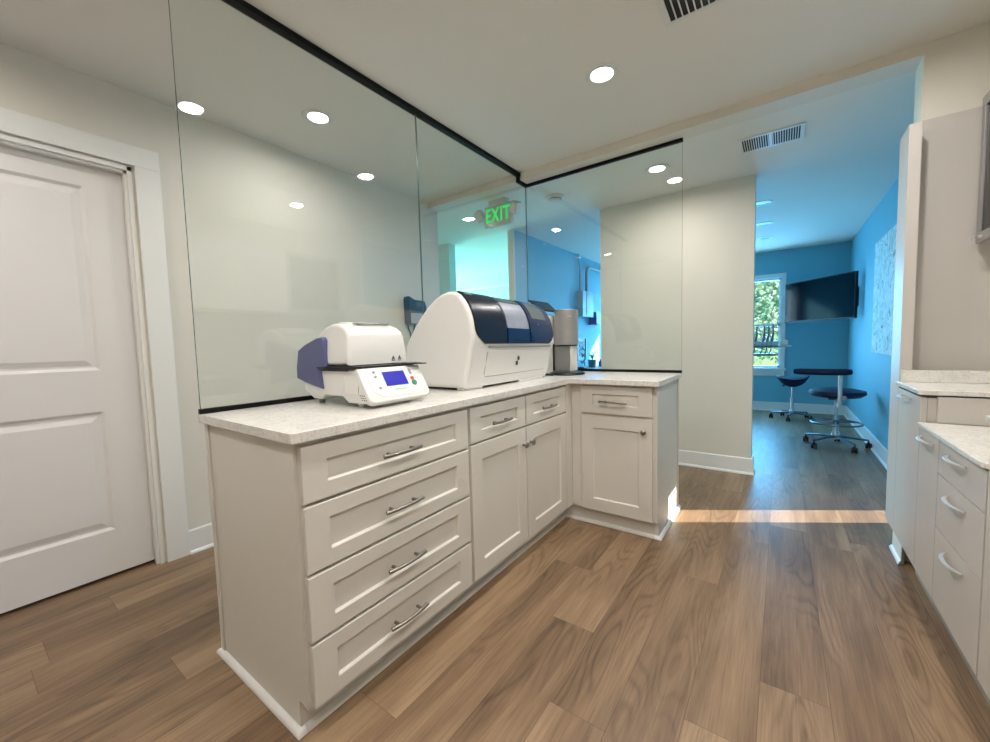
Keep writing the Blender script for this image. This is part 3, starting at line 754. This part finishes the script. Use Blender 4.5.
# ------------------------------------------------------------------ big analyser
def analyser():
    y0, y1 = 1.462, 2.295
    t = thing('lab_analyser', 'large white humpbacked lab machine with dark curved cover standing in the middle of the worktop', 'lab machine', (-1.42, 1.9, .9145))
    arc = [(-1.290, 1.397), (-1.262, 1.382), (-1.238, 1.358), (-1.217, 1.328), (-1.201, 1.295), (-1.190, 1.260), (-1.184, 1.226), (-1.181, 1.195), (-1.180, 1.165), (-1.184, 1.142)]
    prof = [(-1.246, .926), (-1.640, .926), (-1.652, 1.00), (-1.655, 1.10), (-1.645, 1.145), (-1.613, 1.192), (-1.565, 1.250), (-1.524, 1.293), (-1.475, 1.336), (-1.43, 1.368), (-1.385, 1.389), (-1.345, 1.399), (-1.317, 1.401)] + arc + [(-1.196, 1.115), (-1.210, 1.04), (-1.230, .97)]
    MB().prism(prof, 'y', y0, y1, .020, 5).build('housing', M['plastic2'], t)
    MB().box((-1.62, y0+.03, .9145), (-1.30, y1-.03, .927)).build('shadow_gap', M['tray'], t)  # black slab put in for the shade in the gap under the housing
    MB().box((-1.30, y0+.012, .9145), (-1.252, y0+.16, .9265), .003).build('foot', M['plastic2'], t)
    MB().box((-1.30, y1-.34, .9145), (-1.238, y1-.06, .930), .003).build('foot', M['plastic2'], t)
    # arc length param for cover patches
    P_ = [Vector((x, 0, z)) for x, z in arc]
    cum = [0]
    for a, b in zip(P_, P_[1:]): cum.append(cum[-1]+(b-a).length)
    T = cum[-1]
    def at(s, off):
        s = max(0, min(1, s))*T
        for i in range(len(P_)-1):
            if s <= cum[i+1]+1e-9:
                f = (s-cum[i])/(cum[i+1]-cum[i]); p = P_[i].lerp(P_[i+1], f)
                d = (P_[i+1]-P_[i]).normalized(); break
        # smooth normal
        c = Vector((-1.40, 0, 1.17)); n = (p-c).normalized()
        return p + n*off
    def patch(ya, yb, s0, s1, off, ns=18, ny=12, fy0=None, fy1=None):
        m = MB(); g = []; g2 = []
        for i in range(ns+1):
            s = s0+(s1-s0)*i/ns; row = []; row2 = []
            A = fy0(s) if fy0 else ya; B = fy1(s) if fy1 else yb
            for j in range(ny+1):
                y = A+(B-A)*j/ny
                p = at(s, off); p.y = y; row.append(m.bm.verts.new(p))
                p = at(s, -.003); p.y = y; row2.append(m.bm.verts.new(p))
            g.append(row); g2.append(row2)
        for G in (g, g2):
            for i in range(ns):
                for j in range(ny): m.bm.faces.new((G[i][j], G[i+1][j], G[i+1][j+1], G[i][j+1]))
        for i in range(ns):
            for j in (0, ny): m.bm.faces.new((g[i][j], g[i+1][j], g2[i+1][j], g2[i][j]))
        for j in range(ny):
            for i in (0, ns): m.bm.faces.new((g[i][j], g[i][j+1], g2[i][j+1], g2[i][j]))
        return m
    def left(s):
        return y0+.022 + (0 if s < .72 else .075*((s-.72)/.28)**2.4)
    def right(s):
        return y1-.022 - (0 if s < .72 else .06*((s-.72)/.28)**2.4)
    rim = patch(0, 0, -.0, 1, .0025, fy0=left, fy1=right).build('cover_seal', M['tray'], t)
    patch(0, 1.740, 0, .985, .008, fy0=lambda s: left(s)+.004).build('cover', M['cover'], t)
    patch(1.758, 1.975, .0, .20, .006).build('window_top', M['smoke'], t)
    patch(1.758, 1.975, .20, .72, .007).build('window', M['clearw'], t)
    patch(1.752, 1.975, .72, .99, .009).build('window_base', M['cover2'], t)
    patch(1.992, 0, .0, .985, .008, fy1=lambda s: right(s)-.004).build('cover_end', M['cover2'], t)
    patch(2.03, 2.20, .05, .5, .0095).build('end_window', M['smoke'], t)
    for yy, s in ((2.085, .62),):
        p = at(s, .009); MB().lathe([(0, 0), (.004, 0), (.004, .002), (0, .002)], (p.x, yy, p.z), 'x', 12).build('indicator', M['ledblue'], t)
    lt = MB()
    for k, (w, dz) in enumerate(((.012, 0), (.012, .0), (.014, 0), (.010, 0))):
        s = .075; p = at(s, .0088); q = at(s+.035, .0088)
        ya = 1.508+k*.015
        lt.quad((p.x, ya, p.z), (p.x, ya+w, p.z), (q.x, ya+w*.6, q.z), (q.x, ya+w*.2, q.z))
    lt.build('small_white_lettering', M['trim'], t)
    # lower front panel following the sloped face
    def fx(z): return -1.196-(1.115-z)*.1867 if z > 1.04 else -1.210-(1.04-z)*.286
    fp = MB()
    n = 8; za, zb = .975, 1.108
    import itertools
    ya, yb = 1.60, 2.27
    out = []
    for off, ins in ((.001, 0), (.004, .004)):
        ring = []
        for (yy, zz) in ((ya+ins, za+ins), (yb-ins, za+ins+.004), (yb-ins, zb-ins), (ya+ins, zb-ins)):
            ring.append(fp.bm.verts.new((fx(zz)+off, yy, zz)))
        out.append(ring)
    for k in range(4): fp.bm.faces.new((out[0][k], out[0][(k+1) % 4], out[1][(k+1) % 4], out[1][k]))
    fp.bm.faces.new(out[1])
    fp.build('front_panel', M['plastic2'], t)
    ol = MB(); q = [(1.598, 1.100), (1.598, .990), (1.606, .978), (1.62, .973), (2.22, .978), (2.25, .990), (2.268, 1.02), (2.272, 1.11)]
    ol.tube([(fx(z)+.0012, y, z) for y, z in q], .0016, 6).build('panel_groove', M['greyp'], t)
    MB().tube([(-1.190, 1.60, 1.128), (-1.186, 1.66, 1.127), (-1.186, 2.2, 1.127), (-1.190, 2.25, 1.13)], .0055, 8).build('front_lip', M['greyp'], t)
    lg = MB()
    for yy, zz in ((1.893, 1.060), (1.884, 1.032)):
        lg.lathe([(0, 0), (.012, 0), (.012, .0015), (0, .0015)], (fx(zz)+.0045, yy, zz), 'x', 16, sx=.9, sy=1.1)
    lg.build('dot_emblem', M['mark'], t)
    seam = MB()
    seam.tube([(-1.196, y0+.0215, 1.122), (-1.2105, y0+.0215, 1.04), (-1.232, y0+.0215, .965), (-1.250, y0+.022, .93)], .0009, 6)
    seam.tube([(-1.196, y0+.022, 1.122), (-1.192, 1.56, 1.124)], .0009, 6)
    seam.build('panel_seam', M['greyp'], t)
    for ch in t.children_recursive:      # the hump falls slightly towards the far end
        for v in ch.data.vertices:
            f = max(0, (v.co.y+1.9-y0)/.85)
            v.co.z *= 1-.035*f-.035*f**8
    return t
analyser()

# ------------------------------------------------------------------ grey tower instrument
t = thing('lab_dispenser', 'grey cylindrical tower instrument with tilted screen in the worktop corner', 'lab machine', (-1.27, 2.6, .9145))
MB().lathe([(0, .9145), (.118, .9145), (.122, .920), (.118, .930), (.10, .934), (0, .934)], (-1.215, 2.545, 0), 'z', 40).box((-1.36, 2.40, .9145), (-1.25, 2.48, .926), .004).build('base_plate', M['tray'], t)
MB().box((-1.345, 2.60, .9345), (-1.225, 2.70, 1.128), .003).build('column', M['steel'], t)
MB().box((-1.222, 2.602, .9345), (-1.205, 2.698, 1.128), .003).build('side_rail', M['vent'], t)
MB().box((-1.350, 2.594, .9345), (-1.338, 2.600, 1.128), .001).build('dark_seam', M['tray'], t)
MB().lathe([(0, 1.118), (.080, 1.118), (.086, 1.123), (.086, 1.362), (.082, 1.368), (0, 1.368)], (-1.265, 2.64, 0), 'z', 44).build('head', M['steel'], t)
MB().lathe([(0, 1.110), (.079, 1.110), (.079, 1.118), (0, 1.118)], (-1.265, 2.64, 0), 'z', 44).build('head_ring', M['tray'], t)
MB().box((-1.445, 2.40, .9145), (-1.352, 2.70, 1.335), .012, 3).build('rear_housing', M['plastic2'], t)
mt = Matrix.Translation((-1.380, 2.52, 1.398)) @ Matrix.Rotation(math.radians(0), 4, 'Z') @ Matrix.Rotation(math.radians(42), 4, 'Y')
s_ = MB().box((-.055, -.135, -.008), (.055, .135, .004), .004, 2, mt).build('screen_housing', M['tray'], t)
MB().box((-.047, -.125, .0041), (.047, .125, .0052), 0, 1, mt).build('screen', M['cover'], s_)
MB().box((-1.435, 2.50, 1.33), (-1.385, 2.56, 1.38), .004).build('screen_bracket', M['plastic2'], t)
for q in (0, 1):
    MB().lathe([(0, 0), (.0035, 0), (.0035, .002), (0, .002)], (-1.212+q*.014, 2.568+q*.009, 1.318), 'y', 12, flip=-1).build('indicator', M['trim'], t)

# ------------------------------------------------------------------ wall phone on the left wall behind glass
t = thing('wall_device', 'dark teal device with hanging cords mounted on the left wall behind the glass', 'wall device', (XW, 2.5, 1.33))
MB().prism([(2.405, 1.336), (2.600, 1.336), (2.612, 1.49), (2.59, 1.545), (2.47, 1.548), (2.41, 1.575), (2.400, 1.55)], 'x', XW+.001, XW+.075, .006, 2).build('housing', M['dteal'], t)
MB().box((XW+.0755, 2.48, 1.49), (XW+.080, 2.565, 1.525), .001).build('display', M['smoke'], t)
MB().box((XW+.0755, 2.415, 1.34), (XW+.079, 2.595, 1.43), .001).build('reflection_band', M['greyp'], t)  # grey plate stands in for a reflection across the lower half
MB().tube([(XW+.03, 2.415, 1.336), (XW+.025, 2.43, 1.29), (XW+.02, 2.455, 1.25), (XW+.02, 2.455, 1.15), (XW+.02, 2.45, .9)], .007, 8).build('cord', M['tray'], t)
MB().tube([(XW+.03, 2.50, 1.336), (XW+.035, 2.48, 1.29), (XW+.036, 2.462, 1.24), (XW+.036, 2.462, 1.12), (XW+.036, 2.46, .92)], .007, 8).build('cord', M['tray'], t)

# ------------------------------------------------------------------ blue room: screen, painting, stools, delivery unit
A = Vector((.022, 7.06, 1.60)); B = Vector((.680, 6.24, 1.60))
d = (B-A).normalized(); n = Vector((-d.y, d.x, 0)); n = n if n.y < 0 else -n
L = (B-A).length; H = .545
mt = Matrix(((d.x, -n.x, 0, A.x), (d.y, -n.y, 0, A.y), (0, 0, 1, A.z), (0, 0, 0, 1)))
t = thing('wall_television', 'black flat screen on a swing arm in the corner of the blue room', 'television', (XBR, 6.7, 1.6))
MB().box((0, 0, -H/2), (L, .035, H/2), .004, 2, mt).box((.2, .035, -H/2+.08), (L-.2, .07, H/2-.12), .01, 2, mt).build('housing', M['tray'], t)
MB().box((.012, -.0012, -H/2+.02), (L-.012, -.0002, H/2-.012), 0, 1, mt).build('screen', M['tv'], t)
c = mt @ Vector((L*.55, .07, 0))
MB().tube([c, (c.x+.06, c.y+.12, 1.6), (XBR-.012, c.y+.05, 1.6)], .016, 8).box((XBR-.014, c.y-.05, 1.48), (XBR-.0005, c.y+.15, 1.72), .003).build('wall_bracket', M['tray'], t)

t = thing('wall_art', 'pale abstract canvas painting hanging on the blue room right wall', 'painting', (XBR, 5.0, 1.5))
MB().box((XBR-.032, 4.45, .955), (XBR-.001, 5.40, 2.01), .004).build('canvas', M['art'], t)

def caster(par, x, y, name='caster'):
    m = MB()
    for s in (-1, 1): m.lathe([(0, -.011), (.022, -.011), (.027, -.006), (.027, .006), (.022, .011), (0, .011)], (x+s*.013, y, .0275), 'x', 18)
    m.tube([(x, y, .03), (x, y, .072)], .009, 8)
    return m.build(name, M['rubber'], par)
def stool_base(t, cx, cy, R_, a0, zc=.11, hub=.035):
    for k in range(5):
        a = a0+k*2*PI/5; ex, ey = cx+math.cos(a)*R_, cy+math.sin(a)*R_
        l = MB().tube([(cx, cy, zc), (cx+math.cos(a)*R_*.5, cy+math.sin(a)*R_*.5, zc-.012), (ex, ey, .08)], [.022, .019, .014], 10, flat=.7).build('leg', M['legmetal'], t)
        caster(l, ex, ey)
    MB().lathe([(0, zc-.03), (hub, zc-.03), (hub, zc+.03), (.024, zc+.05), (.024, zc+.2), (0, zc+.2)], (cx, cy, 0), 'z', 24).build('column', M['chrome'], t)
def stool_big():
    cx, cy = .46, 5.28
    t = thing('clinic_stool', 'round navy wheeled stool with padded arm rest and foot ring in the blue room', 'stool', (cx, cy, 0))
    stool_base(t, cx, cy, .26, math.radians(-62))
    MB().tube([(cx, cy, .25), (cx, cy, .50)], .014, 14).build('gas_lift', M['chrome'], t)
    MB().lathe([(0, .505), (.10, .505), (.19, .515), (.228, .545), (.222, .575), (.15, .594), (0, .598)], (cx, cy, 0), 'z', 40).build('seat', M['navy'], t)
    MB().box((cx-.07, cy-.07, .485), (cx+.07, cy+.07, .509), .006).build('seat_plate', M['tray'], t)
    m = MB(); pts = [(cx+math.cos(2*PI*k/36)*.205, cy+math.sin(2*PI*k/36)*.205, .245) for k in range(37)]
    m.tube(pts, .009, 8, cap=False)
    for k in range(3):
        a = .4+k*2*PI/3; m.tube([(cx+.02*math.cos(a), cy+.02*math.sin(a), .255), (cx+.205*math.cos(a), cy+.205*math.sin(a), .245)], .006, 8)
    m.lathe([(0, .235), (.03, .235), (.03, .275), (0, .275)], (cx, cy, 0), 'z', 20).build('foot_ring', M['legmetal'], t)
    # arm rest: post and curved padded bar
    m = MB().tube([(cx, cy, .495), (cx, cy-.2, .47), (cx, cy-.265, .44), (cx, cy-.275, .50), (cx, cy-.275, .76)], .016, 10, flat=.8)
    m.build('arm_post', M['silver'], t)
    MB().lathe([(0, 0), (.02, 0), (.02, .03), (0, .03)], (cx+.03, cy-.28, .535), 'y', 14, flip=-1).build('adjuster_knob', M['greyp'], t)
    pts = [(cx-.355+.43*k/10, cy-.285-.05*math.sin(PI*k/10*.9), .785) for k in range(11)]
    MB().tube(pts, [.026]+[.033]*9+[.026], 14, flat=.95).build('arm_rest', M['navy'], t)
stool_big()
def stool_saddle():
    cx, cy = .125, 6.78
    t = thing('saddle_stool', 'navy saddle-shaped wheeled stool beneath the window', 'stool', (cx, cy, 0))
    stool_base(t, cx, cy, .235, math.radians(-100), .10)
    MB().tube([(cx, cy, .2), (cx, cy, .52)], .013, 14).build('gas_lift', M['chrome'], t)
    MB().tube([(cx, cy, .505), (cx-.07, cy-.05, .485), (cx-.10, cy-.07, .47)], .008, 8).box((cx-.115, cy-.085, .455), (cx-.085, cy-.055, .48), .005).build('height_lever', M['tray'], t)
    m = MB(); n = 20; rows = []; rows2 = []
    for i in range(n+1):
        u = -1+2*i/n; r1 = []; r2 = []
        w = .13*math.sqrt(max(.0, 1-abs(u)**2.6))+.004
        for j in range(9):
            v = -1+2*j/8
            zt = .572 + .035*u*u - .018*v*v
            r1.append(m.bm.verts.new((cx+u*.185, cy+v*w, zt)))
            r2.append(m.bm.verts.new((cx+u*.150, cy+v*w*.8, .452+.075*u*u)))
        rows.append(r1); rows2.append(r2)
    for G in (rows, rows2):
        for i in range(n):
            for j in range(8): m.bm.faces.new((G[i][j], G[i+1][j], G[i+1][j+1], G[i][j+1]))
    for i in range(n):
        for j in (0, 8): m.bm.faces.new((rows[i][j], rows[i+1][j], rows2[i+1][j], rows2[i][j]))
    for j in range(8):
        for i in (0, n): m.bm.faces.new((rows[i][j], rows[i][j+1], rows2[i][j+1], rows2[i][j]))
    m.build('seat', M['navy'], t, ang=70)
stool_saddle()

t = thing('dental_delivery_unit', 'instrument tray on a stand with four upright handpieces in front of the window', 'dental unit', (-.55, 5.5, 0))
MB().box((-.62, 5.34, 1.018), (.085, 5.62, 1.036), .006).build('tray_top', M['eblue'], t)
MB().box((-.60, 5.30, 1.036), (-.03, 5.42, 1.088), .012, 3).build('handpiece_block', M['eblue'], t)
MB().box((-.02, 5.34, 1.036), (.05, 5.40, 1.10), .01).build('control_pad', M['vent'], t)
MB().box((-.62, 5.36, .925), (-.045, 5.60, .95), .006).build('lower_arm', M['greyp'], t)
for x, h in ((-.235, .20), (-.165, .205), (-.125, .20), (-.085, .215)):
    MB().tube([(x-.012, 5.31, 1.05), (x-.006, 5.32, 1.10), (x+.004, 5.34, 1.16), (x+.003, 5.35, 1.05+h), (x+.001, 5.35, 1.055+h)], [.014, .015, .011, .0085, .006], 10).tube([(x-.012, 5.31, 1.05), (x-.014, 5.305, .99), (x-.03, 5.33, .955)], .006, 8).build('handpiece', M['legmetal'], t)
MB().tube([(-.55, 5.48, .03), (-.55, 5.48, 1.018)], .03, 16).build('post', M['silver'], t)
MB().lathe([(0, 0), (.2, 0), (.2, .02), (.05, .04), (0, .04)], (-.55, 5.48, 0), 'z', 32).build('base', M['greyp'], t)

# objects on the blue partition wall (x = -2.475)
XP = -2.475
t = thing('electrical_box', 'pale blue electrical box with bent conduit on the blue wall behind the corner machine', 'electrical box', (XP, 5.8, 1.7))
MB().box((XP+.001, 5.53, 1.51), (XP+.10, 5.93, 1.885), .004).build('enclosure', M['eblue'], t)
MB().box((XP+.1005, 5.66, 1.525), (XP+.106, 5.915, 1.87), .003).build('cover_plate', M['greyp'], t)
pts = [(XP+.045, 5.80, 1.885), (XP+.045, 5.80, 2.16)] + [(XP+.045, 5.80+.12*(1-math.cos(k/6*PI/2)), 2.16+.12*math.sin(k/6*PI/2)) for k in range(1, 7)] + [(XP+.045, 7.35, 2.29)]
MB().tube(pts, .022, 12).build('conduit', M['greyp'], t)
MB().tube([(XP+.03, 5.60, 1.885), (XP+.03, 5.60, 2.22), (XP+.03, 5.57, 2.32), (XP+.03, 5.54, HL-.001)], .014, 10).build('conduit', M['eblue'], t)  # second pipe: shadow and reflection of the first, built as geometry
tag(MB().box((XP+.001, 6.0, 1.42), (XP+.12, 6.19, 1.60), .008).box((XP+.001, 5.96, 1.40), (XP+.14, 6.30, 1.42), .003).build('wall_box', M['purple']), 'small violet blue box on a ledge beside the electrical box', 'wall box')
t = thing('framed_picture', 'black framed print with white mount on the blue wall', 'picture', (XP, 5.67, 1.03))
f = MB(); y0, y1, z0, z1 = 5.50, 5.83, .85, 1.21
for a, b in (((XP+.001, y0, z0), (XP+.022, y0+.022, z1)), ((XP+.001, y1-.022, z0), (XP+.022, y1, z1)), ((XP+.001, y0+.022, z0), (XP+.022, y1-.022, z0+.022)), ((XP+.001, y0+.022, z1-.022), (XP+.022, y1-.022, z1))): f.box(a, b)
f.build('frame', M['tray'], t, smooth=False)
MB().box((XP+.001, y0+.022, z0+.022), (XP+.008, y1-.022, z1-.022)).build('mount', M['paper'], t, smooth=False)
MB().box((XP+.0085, y0+.08, z0+.075), (XP+.010, y1-.08, z1-.06)).build('print', M['print'], t, smooth=False)
t = thing('side_cabinet', 'white low cabinet along the blue wall below the framed print', 'cabinet', (-2.25, 5.9, 0))
MB().box((XP+.002, 5.1, .0), (-2.06, 6.9, .735)).build('cabinet_body', M['trim'], t)
MB().box((XP+.002, 5.08, .736), (-2.04, 6.92, .76), .003).build('cabinet_top', M['vent'], t)
t = thing('potted_plant', 'small leafy plant in a teal pot in front of the framed print', 'potted plant', (-2.25, 5.55, .7605))
MB().lathe([(0, 0), (.05, 0), (.062, .11), (.056, .112), (.05, .1), (0, .1)], (-2.25, 5.55, .7605), 'z', 24).build('pot', M['teal'], t)
m = MB()
for k in range(16):
    a = k*2.4; r = .03+.04*random.random(); h = .08+.09*random.random()
    p0 = Vector((-2.25, 5.55, .86)); p1 = p0+Vector((math.cos(a)*r*.5, math.sin(a)*r*.5, h*.6)); p2 = p0+Vector((math.cos(a)*r*1.3, math.sin(a)*r*1.3, h))
    m.tube([p0, p1, p2], [.003, .008, .002], 6, flat=.3)
m.build('leaves', M['leaf'], t)
tag(MB().lathe([(0, 0), (.028, 0), (.03, .01), (.03, .07), (.012, .09), (.012, .11), (0, .112)], (-2.22, 5.80, .7605), 'z', 20).build('bottle', M['purple']), 'small violet bottle beside the teal plant pot', 'bottle')
m = MB()
pts = []
for k in range(40):
    a = k*.42; pts.append((-2.28+.012*math.sin(k*.9), 5.28+.05*math.cos(a)+.0005*k, .80+.0065*k+.045*math.sin(a)))
m.tube(pts, .007, 8)
tag(m.box((-2.33, 5.2, .7605), (-2.22, 5.36, .785), .005).build('looped_cable', M['tray']), 'black looped cable on the white low cabinet behind the corner machine', 'cable')

# ------------------------------------------------------------------ outside
tag(MB().box((-30, YF+.3, -.35), (30, 60, -.3)).build('lawn', M['grass']), 'green lawn outside the window', 'lawn', kind='structure')
tag(MB().box((XBR+.3, -20, -.35), (30, YF+.25, -.3)).build('lawn', M['grass']), 'green ground beside the building', 'lawn', kind='structure')
def tree(label, cx, cy, rad, h, n, seed):
    rnd = random.Random(seed)
    t = thing('tree', label, 'tree', (cx, cy, -.3), 'trees outside the window')
    MB().tube([(cx, cy, -.3), (cx+.05, cy, h*.4), (cx-.03, cy+.05, h*.75)], [.16, .12, .05], 10).build('trunk', M['bark'], t)
    m = MB()
    for k in range(n):
        # leaf clusters through an ellipsoid
        while True:
            p = Vector((rnd.uniform(-1, 1), rnd.uniform(-1, 1), rnd.uniform(-1, 1)))
            if p.length < 1: break
        c = Vector((cx+p.x*rad, cy+p.y*rad, h*.52+p.z*h*.5))
        s = rnd.uniform(.05, .10)
        u = Vector((rnd.uniform(-1, 1), rnd.uniform(-1, 1), rnd.uniform(-1, 1))).normalized(); v = u.orthogonal().normalized()
        m._add([c-u*s, c-v*s*.5, c+u*s, c+v*s*.5], [(0, 1, 2, 3)])
    o = m.build('foliage', M['foliage'], t, smooth=False); o['kind'] = 'stuff'
tree('leafy green tree left of centre outside the window', -1.1, 12.0, 1.4, 4.6, 5200, 1)
tree('leafy green and yellow tree right of centre outside the window', .4, 16.2, 2.0, 5.6, 7000, 2)

# ------------------------------------------------------------------ lights
def area(name, loc, rot, sx, sy, power, col, spread=180, shape='RECTANGLE'):
    l = bpy.data.lights.new(name, 'AREA'); l.energy = power; l.color = col; l.shape = shape; l.size = sx
    if shape in ('RECTANGLE', 'ELLIPSE'): l.size_y = sy
    l.spread = math.radians(spread)
    o = bpy.data.objects.new(name, l); COL.objects.link(o); o.location = loc; o.rotation_euler = rot
    return o
for i, p in enumerate(lamps):
    area('downlight_lamp', (p[0], p[1], p[2]-.006), (0, 0, 0), .10, .10, (4.5 if i == 1 else 8) if i < 8 else 7, (1.0, .955, .915), 172, 'DISK')
# daylight through the windows of the blue room and the hall
for a, b in wins:
    area('window_daylight', ((a+b)/2, YF+.16, (WZ0+WZ1)/2), (-PI/2, 0, 0), b-a, WZ1-WZ0, 60, (.13, .52, 1.0))
area('window_daylight', (-7.45, 3.1, 1.45), (0, -PI/2, 0), 1.5, 1.2, 45, (.7, .97, 1.0))  # added lamp behind the unseen passage window, brightens the ceiling there
area('window_daylight', (-7.45, 5.05, 1.45), (0, -PI/2, 0), 1.5, 2.1, 340, (.34, .92, 1.0))
sun = bpy.data.lights.new('sun', 'SUN'); sun.energy = 19; sun.angle = math.radians(.6); sun.color = (1, .96, .88)
so = bpy.data.objects.new('sun', sun); COL.objects.link(so)
el = math.radians(20); hd = Vector((-1.05, -.65, 0)).normalized()
dirv = Vector((hd.x*math.cos(el), hd.y*math.cos(el), -math.sin(el)))
so.rotation_euler = dirv.to_track_quat('-Z', 'Y').to_euler(); so.location = (6, 8, 4)

w = bpy.data.worlds.new('world'); scene.world = w; w.use_nodes = True
bg = w.node_tree.nodes['Background']; bg.inputs[0].default_value = (.62, .85, 1, 1); bg.inputs[1].default_value = 1.6

# ------------------------------------------------------------------ camera (level of the photograph: 5 degrees of pitch and roll kept)
cam = bpy.data.cameras.new('camera'); co = bpy.data.objects.new('camera', cam); COL.objects.link(co)
yw, pt, rl = math.radians(35.833), math.radians(-3.856), math.radians(-1.555)
F = Vector((-math.sin(yw)*math.cos(pt), math.cos(yw)*math.cos(pt), math.sin(pt)))
Rt = Vector((math.cos(yw), math.sin(yw), 0)); U = Rt.cross(F)
R2 = Rt*math.cos(rl)+U*math.sin(rl); U2 = -Rt*math.sin(rl)+U*math.cos(rl)
co.matrix_world = Matrix(((R2.x, U2.x, -F.x, 0), (R2.y, U2.y, -F.y, 0), (R2.z, U2.z, -F.z, 1.138), (0, 0, 0, 1)))
cam.sensor_width = 36; cam.lens = 397.93/990*36; cam.clip_start = .02; cam.clip_end = 200
scene.camera = co

scene.view_settings.view_transform = 'Standard'; scene.view_settings.look = 'None'
scene.view_settings.exposure = .36; scene.view_settings.gamma = 1
scene.cycles.max_bounces = 12; scene.cycles.diffuse_bounces = 6; scene.cycles.transparent_max_bounces = 16
scene.cycles.sample_clamp_indirect = 6
